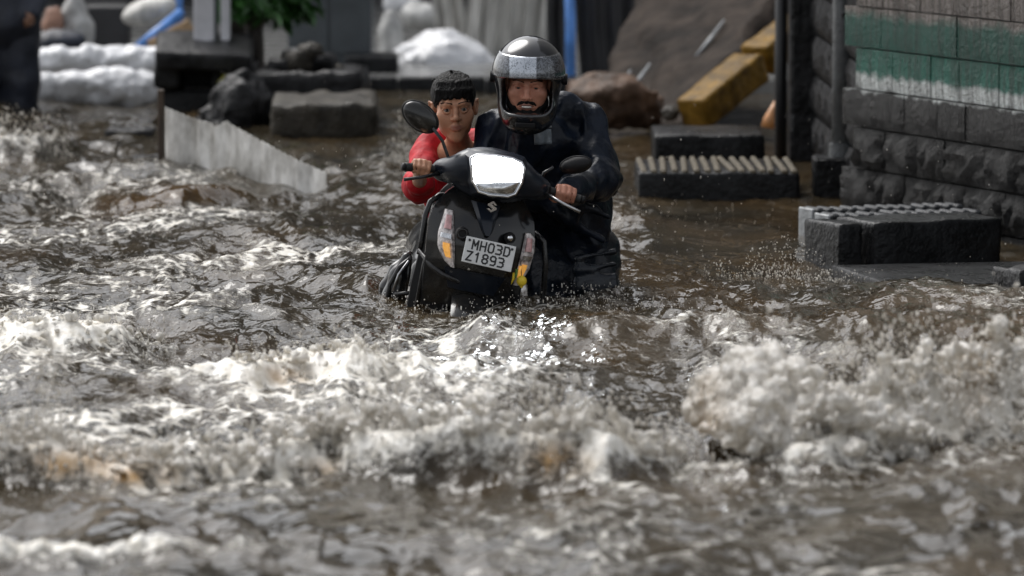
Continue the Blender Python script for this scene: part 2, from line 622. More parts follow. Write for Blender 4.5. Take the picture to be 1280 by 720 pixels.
def skin_mat(name, col, lip):
    m = mat(name, col, .42, spec=.4, var=.16, vscale=14, bump=.12, bscale=150)
    nt = m.node_tree; N = nt.nodes; Lk = nt.links; b = N['Principled BSDF']
    at = N.new('ShaderNodeAttribute'); at.attribute_name = 'lip'
    src = b.inputs['Base Color'].links[0].from_socket
    mix = N.new('ShaderNodeMix'); mix.data_type = 'RGBA'
    Lk.new(at.outputs['Fac'], mix.inputs['Factor']); Lk.new(src, mix.inputs[6]); mix.inputs[7].default_value = (*lip, 1)
    Lk.new(mix.outputs[2], b.inputs['Base Color'])
    b.inputs['Subsurface Weight'].default_value = .08
    b.inputs['Subsurface Radius'].default_value = (.01, .004, .002)
    return m


M_SKINB = skin_mat('boy_skin', (.45, .225, .135), (.30, .125, .095))
M_SKINM = skin_mat('man_skin', (.44, .20, .135), (.09, .04, .036))
M_SKINP = skin_mat('passerby_skin', (.25, .13, .08), (.25, .1, .08))

# stones and the street
M_STONE = mat('wet_dark_stone', (.020, .020, .021), .34, var=.55, vscale=9, bump=.7, bscale=26, spec=.16)
M_CONC = mat('wet_concrete', (.045, .040, .032), .42, var=.5, vscale=7, bump=.9, bscale=40, spec=.16)
M_CONCD = mat('dark_wet_concrete', (.013, .0135, .0145), .28, var=.5, vscale=7, bump=.5, bscale=36, spec=.16)
M_KERBY = mat('yellow_painted_kerb', (.16, .090, .016), .42, var=.5, vscale=9, bump=.5, bscale=30, col2=(.27, .155, .03), spec=.06)
M_RIB = mat('worn_yellowish_rib', (.10, .085, .06), .45, var=.5, vscale=30, bump=.4, bscale=60, spec=.18)
M_RIBG = mat('worn_grey_rib', (.045, .048, .052), .35, var=.4, vscale=30, bump=.4, bscale=60, spec=.18)
M_PALE = mat('pale_kerb_end', (.26, .275, .285), .4, var=.3, vscale=12, bump=.3, bscale=50)
M_WHITEBAG = mat('white_woven_plastic', (.62, .63, .65), .42, var=.16, vscale=7, bump=.5, bscale=18)
M_GREYBAG = mat('dirty_grey_sacking', (.42, .42, .41), .6, var=.3, vscale=6, bump=.5, bscale=18)
M_BROWNBAG = mat('brown_cloth', (.30, .17, .12), .7, var=.35, vscale=7, bump=.4, bscale=20)
M_DARK = mat('dark_shutter_and_opening', (.022, .022, .024), .6, var=.4, vscale=3)
M_SLATE = mat('blue_grey_sheet', (.065, .075, .082), .5, var=.25, vscale=3, bump=.2, bscale=12)
M_WHITEP = mat('white_gloss_post', (.66, .66, .69), .35, var=.12, vscale=5)
M_BLUE = mat('blue_plastic', (.07, .21, .55), .35, var=.25, vscale=9)
M_WOODT = mat('tan_wood', (.38, .26, .15), .6, var=.3, vscale=8, stretch=(1, 1, 8))
M_WOODD = mat('dark_rotten_wood', (.055, .038, .026), .6, var=.4, vscale=10, bump=.5, bscale=30, stretch=(4, 4, .5))
M_BARR = mat('grimy_white_sheet', (.66, .63, .57), .55, var=.55, vscale=5, bump=.3, bscale=14, stretch=(1.6, 1.6, .8), col2=(.82, .81, .78))
M_TARP = mat('pale_tarpaulin', (.50, .49, .46), .5, var=.3, vscale=4, stretch=(3, 3, .6), bump=.3, bscale=10)
M_ROCK = mat('brown_grey_rock', (.022, .017, .014), .8, var=.5, vscale=4, bump=1.0, bscale=14, col2=(.055, .044, .037), spec=.06)
M_BOULD = mat('brown_boulder', (.10, .066, .048), .5, var=.55, vscale=7, bump=.8, bscale=18, spec=.08)
M_POLE = mat('grey_iron_pole', (.085, .09, .092), .38, var=.4, vscale=9, bump=.3, bscale=60)
M_CABLE = mat('black_cable', (.012, .012, .013), .4)
M_ORANGE = mat('faded_orange_plastic', (.55, .25, .09), .45, var=.3, vscale=14)
M_LEAF = mat('green_leaf', (.03, .10, .02), .35, var=.5, vscale=20)
M_LEAFY = mat('yellow_green_leaf', (.42, .42, .06), .4, var=.35, vscale=20)
M_TRUNK = mat('dark_bark', (.035, .028, .022), .7, var=.4, vscale=14, bump=.7, bscale=30)
M_DENIM = mat('dark_navy_cloth', (.014, .018, .030), .55, var=.4, vscale=6, bump=.5, bscale=12)
M_BUILD = mat('dark_grey_render', (.085, .082, .080), .7, var=.4, vscale=1.4, bump=.3, bscale=9)
M_ROAD = mat('asphalt', (.05, .05, .05), .5, var=.3, vscale=6, bump=.4, bscale=60)
M_PAVE = mat('wet_pavement', (.17, .17, .165), .28, var=.3, vscale=4, bump=.3, bscale=40, coat=.3)


def wall_mat():
    m = bpy.data.materials.new('painted_stone_wall')
    m.use_nodes = True
    nt = m.node_tree; N = nt.nodes; Lk = nt.links; b = N['Principled BSDF']
    geo = N.new('ShaderNodeNewGeometry')
    sx = N.new('ShaderNodeSeparateXYZ'); Lk.new(geo.outputs['Position'], sx.inputs[0])
    nz = N.new('ShaderNodeTexNoise'); nz.inputs['Scale'].default_value = 9; nz.inputs['Detail'].default_value = 6
    Lk.new(geo.outputs['Position'], nz.inputs['Vector'])
    ad = N.new('ShaderNodeMath'); ad.operation = 'MULTIPLY_ADD'; ad.inputs[1].default_value = .09
    Lk.new(nz.outputs['Fac'], ad.inputs[0]); Lk.new(sx.outputs['Z'], ad.inputs[2])
    zz = N.new('ShaderNodeMapRange'); zz.inputs['From Min'].default_value = 0; zz.inputs['From Max'].default_value = 2.0
    Lk.new(ad.outputs[0], zz.inputs['Value'])
    rp = N.new('ShaderNodeValToRGB'); cr = rp.color_ramp
    cr.interpolation = 'LINEAR'
    dark = (.0085, .009, .0095); green = (.006, .090, .064); grey = (.21, .185, .168); white = (.66, .70, .69)
    # z + .045: dark stone < .575, white band .60-.65, green .66-.93, grey wash above
    stops = [(0, dark), (.565, dark), (.590, white), (.635, white), (.66, (.014, .14, .10)), (.80, green), (.90, green), (.945, grey), (2.0, grey)]
    cr.elements[0].position = 0; cr.elements[0].color = (*dark, 1)
    cr.elements[1].position = 1; cr.elements[1].color = (*grey, 1)
    for z, c in stops[1:-1]:
        e = cr.elements.new((z + .045) / 2.0); e.color = (*c, 1)
    Lk.new(zz.outputs[0], rp.inputs['Fac'])
    # rain streaks and soot running down
    mp = N.new('ShaderNodeMapping'); mp.inputs['Scale'].default_value = (16, 16, 1.1)
    Lk.new(geo.outputs['Position'], mp.inputs['Vector'])
    n_ = N.new('ShaderNodeTexNoise'); n_.inputs['Scale'].default_value = 1.6; n_.inputs['Detail'].default_value = 5; n_.inputs['Roughness'].default_value = .7
    Lk.new(mp.outputs[0], n_.inputs['Vector'])
    r2 = N.new('ShaderNodeValToRGB'); r2.color_ramp.elements[0].position = .40; r2.color_ramp.elements[1].position = .60
    r2.color_ramp.elements[0].color = (.10, .09, .085, 1); r2.color_ramp.elements[1].color = (1, 1, 1, 1)
    Lk.new(n_.outputs['Fac'], r2.inputs['Fac'])
    mu = N.new('ShaderNodeMix'); mu.data_type = 'RGBA'; mu.blend_type = 'MULTIPLY'; mu.inputs['Factor'].default_value = .66
    Lk.new(rp.outputs[0], mu.inputs[6]); Lk.new(r2.outputs[0], mu.inputs[7])
    Lk.new(mu.outputs[2], b.inputs['Base Color'])
    b.inputs['Roughness'].default_value = .24
    b.inputs['Specular IOR Level'].default_value = .18
    nb = N.new('ShaderNodeTexNoise'); nb.inputs['Scale'].default_value = 46; nb.inputs['Detail'].default_value = 7; nb.inputs['Roughness'].default_value = .65
    Lk.new(geo.outputs['Position'], nb.inputs['Vector'])
    bp = N.new('ShaderNodeBump'); bp.inputs['Strength'].default_value = .9; bp.inputs['Distance'].default_value = .035
    Lk.new(nb.outputs['Fac'], bp.inputs['Height']); Lk.new(bp.outputs[0], b.inputs['Normal'])
    return m


M_WALL = wall_mat()
M_MORTAR = mat('pale_mortar', (.09, .09, .088), .6, var=.4, vscale=20)


def water_mat(name='muddy_flood_water'):
    m = bpy.data.materials.new(name)
    m.use_nodes = True
    nt = m.node_tree; N = nt.nodes; Lk = nt.links; b = N['Principled BSDF']
    geo = N.new('ShaderNodeNewGeometry')
    pos = geo.outputs['Position']

    def noise(scale, detail=4, rough=.6, sc=None):
        n = N.new('ShaderNodeTexNoise'); n.inputs['Scale'].default_value = scale
        n.inputs['Detail'].default_value = detail; n.inputs['Roughness'].default_value = rough
        s = pos
        if sc:
            mp = N.new('ShaderNodeMapping'); mp.inputs['Scale'].default_value = sc; Lk.new(pos, mp.inputs['Vector']); s = mp.outputs[0]
        Lk.new(s, n.inputs['Vector']); return n.outputs['Fac']

    def attr(nm):
        a = N.new('ShaderNodeAttribute'); a.attribute_name = nm; return a.outputs['Fac']

    def math_(op, a, b_=None, c=None, clamp=False):
        q = N.new('ShaderNodeMath'); q.operation = op; q.use_clamp = clamp
        for i, v in enumerate((a, b_, c)):
            if v is None: continue
            if isinstance(v, (int, float)): q.inputs[i].default_value = v
            else: Lk.new(v, q.inputs[i])
        return q.outputs[0]
    foam = attr('foam'); mud = attr('mud')
    # body colour of the water: dark silt, brown for welling mud and for the wall reflection painted at right
    c0 = N.new('ShaderNodeValToRGB'); e = c0.color_ramp.elements
    e[0].position = .35; e[0].color = (.024, .020, .013, 1); e[1].position = .68; e[1].color = (.056, .043, .026, 1)
    Lk.new(noise(2.2, 3), c0.inputs['Fac'])
    mx = N.new('ShaderNodeMix'); mx.data_type = 'RGBA'
    Lk.new(mud, mx.inputs['Factor']); Lk.new(c0.outputs[0], mx.inputs[6]); mx.inputs[7].default_value = (.070, .041, .015, 1)
    # foam breaks up into clots and threads
    fz = math_('MULTIPLY', noise(26, 6, .68), 1.0)
    f2 = noise(75, 3, .6)
    t = math_('MULTIPLY_ADD', foam, 1.25, math_('MULTIPLY_ADD', fz, 1.5, math_('MULTIPLY_ADD', f2, .7, -1.38)))
    fm = N.new('ShaderNodeMapRange'); fm.interpolation_type = 'SMOOTHSTEP'
    fm.inputs['From Min'].default_value = .10; fm.inputs['From Max'].default_value = .62
    Lk.new(t, fm.inputs['Value'])
    fcol = N.new('ShaderNodeValToRGB'); e = fcol.color_ramp.elements
    e[0].position = .3; e[0].color = (.48, .44, .36, 1); e[1].position = .62; e[1].color = (.88, .86, .81, 1)
    Lk.new(noise(21, 5, .65), fcol.inputs['Fac'])
    mf = N.new('ShaderNodeMix'); mf.data_type = 'RGBA'
    ms_ = N.new('ShaderNodeMix'); ms_.data_type = 'RGBA'
    Lk.new(attr('silt'), ms_.inputs['Factor']); Lk.new(fcol.outputs[0], ms_.inputs[6]); ms_.inputs[7].default_value = (.34, .20, .07, 1)
    Lk.new(fm.outputs[0], mf.inputs['Factor']); Lk.new(mx.outputs[2], mf.inputs[6]); Lk.new(ms_.outputs[2], mf.inputs[7])
    Lk.new(mf.outputs[2], b.inputs['Base Color'])
    rr = N.new('ShaderNodeMapRange'); rr.inputs['To Min'].default_value = .045; rr.inputs['To Max'].default_value = .5
    Lk.new(fm.outputs[0], rr.inputs['Value']); Lk.new(rr.outputs[0], b.inputs['Roughness'])
    b.inputs['IOR'].default_value = 1.36
    b.inputs['Specular IOR Level'].default_value = .5
    h = math_('MULTIPLY_ADD', noise(7, 2, .5, (1, .7, 1)), .020, math_('MULTIPLY_ADD', noise(24, 2, .5, (1, .6, 1)), .0075, math_('MULTIPLY', noise(60, 2, .5, (1, .5, 1)), .0022)))
    h = math_('MULTIPLY', h, attr('chop'))
    h = math_('MULTIPLY_ADD', fm.outputs[0], .006, h)
    bp = N.new('ShaderNodeBump'); bp.inputs['Strength'].default_value = 1.0; bp.inputs['Distance'].default_value = 1.0
    Lk.new(h, bp.inputs['Height']); Lk.new(bp.outputs[0], b.inputs['Normal'])
    return m


M_WATER = water_mat()


def foam_mat():
    m = mat('churned_foam', (.62, .58, .51), .35, spec=.5, var=.12, vscale=24, bump=.5, bscale=45, col2=(.93, .915, .885))
    nt = m.node_tree; N = nt.nodes; Lk = nt.links; b = N['Principled BSDF']
    at = N.new('ShaderNodeAttribute'); at.attribute_name = 'mud'
    src = b.inputs['Base Color'].links[0].from_socket
    mix = N.new('ShaderNodeMix'); mix.data_type = 'RGBA'
    Lk.new(at.outputs['Fac'], mix.inputs['Factor']); Lk.new(src, mix.inputs[6]); mix.inputs[7].default_value = (.34, .21, .07, 1)
    Lk.new(mix.outputs[2], b.inputs['Base Color'])
    tr = N.new('ShaderNodeBsdfTranslucent'); Lk.new(mix.outputs[2], tr.inputs['Color'])
    ms = N.new('ShaderNodeMixShader'); ms.inputs[0].default_value = .45
    out = [n for n in N if n.type == 'OUTPUT_MATERIAL'][0]
    Lk.new(b.outputs[0], ms.inputs[1]); Lk.new(tr.outputs[0], ms.inputs[2]); Lk.new(ms.outputs[0], out.inputs['Surface'])
    return m


M_FOAM = foam_mat()
M_DROP = mat('water_drop', (.62, .63, .64), .06, spec=.7, var=.15, vscale=40)

# ================================================================ SETTING
def sheet(name, x0, x1, y0, y1, z0, z1, m):
    b = MB(); b.box(((x0 + x1) / 2, (y0 + y1) / 2, (z0 + z1) / 2), (x1 - x0, y1 - y0, z1 - z0))
    return tag(b.build(name, m), kind='structure')


road = MB().grid([[(-400, -100, -.47), (400, -100, -.47)], [(-400, 900, -.47), (400, 900, -.47)]]).build('road', M_ROAD)
tag(road, kind='structure')

# ---- water ---------------------------------------------------------------
pxs = np.concatenate([[-30000, -9000, -3000, -1200, -500], np.arange(-160, 1441, 2.1), [1800, 2600, 5000, 12000, 32000]])
pys = np.concatenate([[2600, 1500, 1000], np.arange(760, 80, -1.0), [60, 40, 0, -60, -150, -230, -280]])
Yr = F * CAMH / (pys + 300.0)
YY = np.repeat(Yr[:, None], len(pxs), 1).astype(np.float32)
XX = ((pxs[None, :] - 640.0) / F * YY).astype(np.float32)
PX = np.repeat(pxs[None, :], len(pys), 0).astype(np.float32)
PY = np.repeat(pys[:, None], len(pxs), 1).astype(np.float32)


def gau(t): return np.exp(-t * t)


def sstep(a, b, x):
    t = np.clip((x - a) / (b - a), 0, 1); return t * t * (3 - 2 * t)


# crests in the flood: (points on the ground as seen in the photo, heights m, half depth m, foam, mud)
CRESTS = [
    ([(-160, 604), (-40, 604), (60, 600), (150, 606), (230, 606), (330, 604), (420, 592), (520, 600), (650, 606), (760, 606), (850, 598), (960, 606), (1080, 585), (1200, 572), (1330, 560), (1480, 560)],
     [.06, .08, .13, .08, .06, .065, .10, .13, .11, .13, .035, .05, .13, .19, .20, .18], .24, 1.0, 0),
    ([(-200, 440), (-40, 445), (60, 448), (150, 440), (240, 432)], [.08, .09, .09, .07, .02], .36, .6, 0),
    ([(230, 500), (300, 495), (380, 492), (460, 488), (540, 486)], [.02, .06, .07, .05, .02], .26, .7, 0),
    ([(540, 430), (600, 432), (680, 434), (760, 436), (850, 430), (930, 425)], [.03, .09, .10, .09, .07, .02], .50, .25, 0),
    ([(110, 258), (170, 262), (230, 260), (290, 252), (330, 250)], [.01, .075, .08, .05, .01], .50, 0, 1.0),
    ([(-120, 205), (0, 207), (50, 205), (110, 190)], [.09, .12, .12, .02], .5, .8, 0),
    ([(960, 428), (1080, 432), (1180, 430), (1300, 428)], [.02, .07, .07, .05], .55, 0, .45),
    ([(560, 560), (650, 556), (740, 548), (830, 540)], [.02, .06, .08, .05], .35, .3, 0),
    ([(-50, 705), (80, 708), (200, 704), (330, 705)], [.04, .05, .045, .02], .22, .8, 0),
    ([(400, 380), (500, 372), (600, 390)], [.02, .05, .02], .4, .15, 0),
]


def crest_fields(X, Y, warp):
    hgt = np.zeros_like(X); foam = np.zeros_like(X); mud = np.zeros_like(X)
    for pts, hs_, wd, fo, mu in CRESTS:
        g = [G(*p) for p in pts]
        gx = np.array([p.x for p in g]); gy = np.array([p.y for p in g])
        yc = np.interp(X, gx, gy); hh = np.interp(X, gx, hs_)
        inside = (X > gx[0] - .15) & (X < gx[-1] + .15)
        t = (Y + warp - yc) / wd
        prof = np.where(t < 0, gau(t * 2.1), gau(t * .75))    # steep towards the camera, long back
        prof = prof * inside
        hgt += hh * prof
        fr = np.where(t < 0, gau(t * 1.8), gau(t * 1.7)) * inside * np.clip(hh / max(hs_), 0, 1)
        foam = np.maximum(foam, fo * fr)
        mud = np.maximum(mud, mu * fr)
    return hgt, foam, mud


warp = .16 * n2(XX * 3.1, YY * 1.3) + .06 * n2(XX * 9, YY * 4)
CH, CF, CM = crest_fields(XX, YY, warp)
# calmer in the lee of the right hand wall and at the back
amp = 1.0 - .62 * sstep(760, 900, PX) * sstep(380, 320, PY) - .3 * sstep(230, 170, PY) * sstep(300, 420, PX)
amp *= sstep(60, 140, PY) * .9 + .1
inner = sstep(-3000, -200, PX) * sstep(4000, 1480, PX)
wx, wy = XX + .10 * n2(XX * 2.3 + 9, YY * 1.1), YY + .22 * n2(XX * 2.1 + 3, YY * .9 + 8)
ridg = lambda s, sy, o: 1 - 2.2 * np.abs(n2(wx * s + o, wy * sy - o))
z = .060 * n2(wx * 1.1, wy * .62) + .050 * ridg(2.3, 1.15, 3.3) * (.6 + .8 * n2(wx * .8, wy * .4)) + .017 * ridg(4.7, 2.5, 11.2) + .0055 * ridg(10.5, 6.0, 5.7)
z2 = .0024 * n2(wx * 22, wy * 12) + .0024 * ridg(17, 9, 8.8)
lump = CF * (.044 * np.abs(n2(wx * 9, wy * 6)) + .026 * np.abs(n2(wx * 22 + 4, wy * 13)) + .012 * np.abs(n2(wx * 50, wy * 26)))
ZZ = ((z + z2 * (1 - .7 * sstep(610, 660, PY))) * amp + CH * (1 + .45 * n2(XX * 4.2, YY * 2)) + lump * .9) * inner
# foam: on crests, plus floating threads and clots; the fine threads also paint in glints
thr = 1 - np.abs(n2(wx * 3.6 + 20, wy * 2.2)) * 3.0
thr2 = 1 - np.abs(n2(wx * 8.5 + 2, wy * 5.0)) * 2.6
thr3 = 1 - np.abs(n2(wx * 18 + 7, wy * 9.5)) * 2.4
patch = sstep(-.15, .55, n2(XX * .9 + 5, YY * .5 + 2) + .25)
lefty = sstep(760, 560, PX) * sstep(150, 330, PY)
FO = np.clip(1.1 * CF + .24 * np.clip(thr, 0, 1) * patch * (.35 + .65 * lefty) + .30 * np.clip(thr2, 0, 1) * patch + .36 * np.clip(thr3, 0, 1) * patch * (.4 + .6 * lefty) + .18 * sstep(.012, .05, z) * amp, 0, 1)
near = sstep(610, 660, PY)
FO = FO * (1 - .12 * near) * (1 - CM) * (1 - .5 * sstep(700, 860, PX) * sstep(420, 350, PY))  # foam kept in the foreground to paint its silvery reflection
FO *= (1 - .6 * sstep(260, 180, PY))
MU = np.clip(CM * 1.0 + .30 * sstep(.15, .6, n2(XX * 1.4 + 31, YY * .7)) + .45 * sstep(640, 900, PX) * sstep(520, 400, PY) * sstep(-.2, .4, n2(XX * 2, YY)), 0, 1)  # right-hand brown paints the reflection of wall and slab
CHOP = (amp * (1 - .35 * CF)) * (1 - .6 * near)
SPOTS = [(80, 585, 70, 22, .8), (160, 598, 60, 14, .9), (690, 580, 38, 22, .9), (405, 590, 24, 14, .6), (885, 500, 22, 30, .35), (888, 525, 25, 18, .6), (1225, 480, 30, 40, .3), (350, 470, 30, 12, .6)]
SPX, SPY = PX, -300 + (CAMH - ZZ) / YY * F
SPT = np.zeros_like(ZZ)
for (a_, b_, ra_, rb_, w_) in SPOTS:
    SPT = np.maximum(SPT, w_ * np.exp(-((SPX - a_) / ra_) ** 2 - ((SPY - b_) / rb_) ** 2))
SPT = np.clip(SPT * (1 + .7 * n2(XX * 14, YY * 9)), 0, 1)
CHOP = CHOP * (1 - .5 * CM)
wv = np.stack([XX, YY, ZZ], -1).reshape(-1, 3)
nr, nc = XX.shape
ii = np.arange(nr * nc).reshape(nr, nc)
wf = np.stack([ii[:-1, :-1], ii[:-1, 1:], ii[1:, 1:], ii[1:, :-1]], -1).reshape(-1, 4)
wme = np_mesh('water', wv, wf)
for nm, A in (('foam', FO), ('mud', MU), ('chop', CHOP), ('silt', SPT)):
    at_ = wme.attributes.new(nm, 'FLOAT', 'POINT')
    at_.data.foreach_set('value', A.astype(np.float32).ravel())
water = link('water', wme, M_WATER)
tag(water, kind='structure')


def water_z(x, y):
    """height of the water nearest to x, y"""
    i = int(np.argmin(np.abs(Yr - y))); j = int(np.argmin(np.abs(XX[i] - x)))
    return float(ZZ[i, j])

# ---- foam thrown up along the crests -------------------------------------
def foam_mesh(name, blobs, h, amp=.030, freq=13, mudfn=None, pad=.08):
    """blobs: (centre, radii) list, merged and churned with noise"""
    c = np.array([b[0] for b in blobs]); r = np.array([b[1] for b in blobs])
    lo, hi = (c - r).min(0) - pad, (c + r).max(0) + pad
    fl = Field(lo, hi, h)
    for cc, rr in blobs: fl.ell(cc, rr, k=.015)

    def churn(p):
        q = freq
        a = n3(p[0] * q, p[1] * q * .55, p[2] * q * .7) * 1.5
        b_ = n3(p[0] * q * 2.3 + 5, p[1] * q * 1.2, p[2] * q * 1.5) * 1.25
        c_ = n3(p[0] * q * 4.9, p[1] * q * 2.6, p[2] * q * 3.2) * .8
        return amp * (a + b_ + c_ + .25)
    fl.band(churn, .078)
    me = fl.mesh(name)
    co = np.empty(len(me.vertices) * 3, np.float32); me.vertices.foreach_get('co', co); co = co.reshape(-1, 3)
    mu = mudfn(co) if mudfn else np.zeros(len(co))
    a = me.attributes.new('mud', 'FLOAT', 'POINT'); a.data.foreach_set('value', mu.astype(np.float32))
    return me


def crest_blobs(ci, x0, x1, n, rr=(.02, .055), lift=.0, seed=1, spread=.12):
    g = np.random.default_rng(seed)
    pts, hs_, wd, fo, mu = CRESTS[ci]
    out = []
    for i in range(n):
        px = x0 + (x1 - x0) * (i + g.uniform(-.5, .5)) / n
        py = np.interp(px, [p[0] for p in pts], [p[1] for p in pts])
        q = G(px, py)
        dy = g.normal() * spread
        zz = water_z(q.x, q.y + dy)
        r_ = g.uniform(*rr)
        out.append(((q.x, q.y + dy, zz + lift * g.uniform(.2, 1) - r_ * .35), (r_ * g.uniform(1, 1.9), r_ * g.uniform(1.2, 2.2), r_ * g.uniform(.7, 1.15))))
    return out


def mud_spots(spots):
    def fn(co):
        m = np.zeros(len(co))
        for (px, py, rx, rz, s) in spots:
            Yc = co[:, 1]
            sx = 640 + co[:, 0] / Yc * F
            sy = -300 + (CAMH - co[:, 2]) / Yc * F
            m = np.maximum(m, s * np.exp(-((sx - px) / rx) ** 2 - ((sy - py) / rz) ** 2))
        w = n3(co[:, 0] * 14, co[:, 1] * 9, co[:, 2] * 14)
        return np.clip(m * (1 + .7 * w), 0, 1)
    return fn


mf = mud_spots(SPOTS)
foams = []


def add_foam(label_unused, blobs, h, **k):
    o = link('foam', foam_mesh('foam', blobs, h, mudfn=mf, **k), M_FOAM)
    tag(o, kind='stuff')
    foams.append(o)


# left end of the front crest, its middle, and the low band on the right
add_foam('', crest_blobs(0, -60, 330, 150, (.004, .014), .05, 3, .06), .0055, amp=.012, freq=22)
add_foam('', crest_blobs(0, 330, 850, 260, (.004, .016), .07, 4, .05), .0055, amp=.014, freq=22)
add_foam('', crest_blobs(0, 1010, 1400, 340, (.005, .022), .12, 5, .14), .0068, amp=.016, freq=20)
add_foam('', crest_blobs(2, 290, 490, 90, (.004, .011), .03, 6, .06), .005, amp=.009, freq=30)
add_foam('', crest_blobs(1, -60, 200, 120, (.004, .011), .03, 8, .14), .006, amp=.009, freq=30)
add_foam('', crest_blobs(5, -60, 80, 60, (.005, .014), .04, 9, .15), .008, amp=.010, freq=26)
# the breaker
g_ = np.random.default_rng(21)
bl = []
for i in range(520):
    an = g_.uniform(0, math.pi)
    rad = g_.uniform(.0, 1.0) ** .5
    px = 948 - 98 * math.cos(an) * rad + g_.normal() * 3
    py = 592 - 148 * math.sin(an) * rad + g_.normal() * 3
    Yb = 16.45 + .55 * rad * rad + g_.normal() * .05
    if py > 516 + max(0, px - 868) * .62 + g_.normal() * 5: continue          # dark hollow under the curl
    if px < 1005 and py > 562 + g_.normal() * 6: continue
    q = P(px, py, Yb)
    r_ = g_.uniform(.018, .038)
    bl.append((tuple(q), (r_ * 1.2, r_ * 1.8, r_)))
for i in range(340):
    px = g_.uniform(995, 1150); py = 588 - g_.uniform(0, 1) * np.interp(px, [1000, 1040, 1150], [138, 104, 66])
    q = P(px, py, 16.7 + g_.normal() * .12); r_ = g_.uniform(.010, .028)
    bl.append((tuple(q), (r_ * 1.3, r_ * 1.6, r_)))
add_foam('', bl, .0068, amp=.010, freq=19)
# body of dark water the breaker folds over
wb = [(tuple(P(872 + 17 * i, 586 - 4 * math.sin(i), 16.95 + .02 * i)), (.06, .16, .085 + .008 * i)) for i in range(1, 7)]
me = foam_mesh('wave', wb, .012, amp=.004, freq=9, mudfn=lambda co: np.full(len(co), .3))
for nm in ('foam', 'chop'):
    a = me.attributes.new(nm, 'FLOAT', 'POINT'); a.data.foreach_set('value', np.full(len(me.vertices), .0 if nm == 'foam' else .6, np.float32))
tag(link('wave', me, M_WATER), kind='structure')

# ---- flying drops ---------------------------------------------------------
_t = (1 + 5 ** .5) / 2
ICO_V = np.array([(-1, _t, 0), (1, _t, 0), (-1, -_t, 0), (1, -_t, 0), (0, -1, _t), (0, 1, _t), (0, -1, -_t), (0, 1, -_t), (_t, 0, -1), (_t, 0, 1), (-_t, 0, -1), (-_t, 0, 1)], np.float32)
ICO_V /= np.linalg.norm(ICO_V[0])
ICO_F = np.array([(0, 11, 5), (0, 5, 1), (0, 1, 7), (0, 7, 10), (0, 10, 11), (1, 5, 9), (5, 11, 4), (11, 10, 2), (10, 7, 6), (7, 1, 8), (3, 9, 4), (3, 4, 2), (3, 2, 6), (3, 6, 8), (3, 8, 9), (4, 9, 5), (2, 4, 11), (6, 2, 10), (8, 6, 7), (9, 8, 1)], np.int32)
DP, DR = [], []


def spray(px0, px1, py_base, n, hmax, r=(.002, .006), seed=0, dY=.15, fall=2.2, Y=None, peak=None):
    g = np.random.default_rng(100 + seed)
    for i in range(n):
        px = g.uniform(px0, px1) if peak is None else g.normal(peak, (px1 - px0) / 4)
        q = G(px, py_base) if Y is None else P(px, py_base, Y)
        y = q.y + g.normal() * dY
        zz = g.uniform() ** fall * hmax
        if peak is not None: zz *= math.exp(-((px - peak) / ((px1 - px0) / 2.2)) ** 2)
        DP.append((q.x, y, zz + (water_z(q.x, y) if Y is None else q.z)))
        s = g.uniform() ** 2.2
        DR.append(((r[0] + (r[1] - r[0]) * s) * np.array([1, 1, g.choice([1.0, 1.3, 2.2, 4.0], p=[.5, .25, .17, .08])])))


spray(-20, 330, 598, 900, .10, (.0015, .006), 1, fall=1.6)
spray(30, 110, 596, 600, .34, (.002, .007), 2, peak=66)
spray(330, 860, 596, 1500, .17, (.0015, .006), 3, fall=2.2, dY=.08)
spray(440, 560, 592, 900, .26, (.0015, .007), 23, peak=505)
spray(600, 760, 598, 900, .24, (.0015, .007), 24, peak=680)
spray(830, 1070, 590, 700, .50, (.0015, .006), 4, peak=950, dY=.3)
spray(1000, 1300, 578, 2400, .27, (.0015, .006), 5, dY=.25, fall=1.3)
spray(280, 500, 492, 500, .09, (.0012, .004), 6, fall=2)
spray(-20, 220, 442, 500, .09, (.0012, .004), 7, fall=2)
spray(-20, 90, 203, 500, .16, (.002, .006), 17, fall=1.6)
spray(930, 1060, 345, 420, .17, (.0015, .004), 8, peak=985)
spray(880, 1100, 350, 300, .05, (.0015, .0035), 9)
spray(488, 530, 205, 400, .30, (.0015, .0045), 10, peak=508)
spray(480, 560, 212, 260, .08, (.0015, .004), 11)
spray(560, 900, 400, 500, .06, (.0012, .0035), 12)
spray(690, 790, 382, 200, .06, (.0012, .0035), 13)
spray(460, 560, 392, 200, .05, (.0012, .0035), 14)
spray(0, 1280, 300, 260, .5, (.0012, .0024), 15, dY=3.5, fall=1)
spray(700, 1280, 300, 360, .03, (.0012, .003), 16, dY=2.5)
spray(0, 700, 330, 700, .03, (.0012, .003), 18, dY=3.0)
for o_, n_, off_ in ((foams[6], 4200, .018), (foams[1], 1500, .014), (foams[2], 2200, .016), (foams[0], 600, .012)):
    co = np.empty(len(o_.data.vertices) * 3, np.float32); o_.data.vertices.foreach_get('co', co); co = co.reshape(-1, 3)
    g = np.random.default_rng(len(co))
    for k_ in g.integers(0, len(co), n_):
        d_ = g.normal(size=3) * off_ * g.uniform() ** 1.5
        DP.append(tuple(co[k_] + np.array([d_[0], d_[1], abs(d_[2])])))
        DR.append((.0012 + .0035 * g.uniform() ** 3) * np.array([1, 1, g.choice([1.0, 1.4, 2.5], p=[.6, .25, .15])]))
DPa, DRa = np.array(DP, np.float32), np.array(DR, np.float32)
dv = (DPa[:, None, :] + ICO_V[None] * DRa[:, None, :]).reshape(-1, 3)
df = (ICO_F[None] + (np.arange(len(DPa)) * 12)[:, None, None]).reshape(-1, 3)
tag(link('spray', np_mesh('spray', dv, df), M_FOAM), kind='stuff')

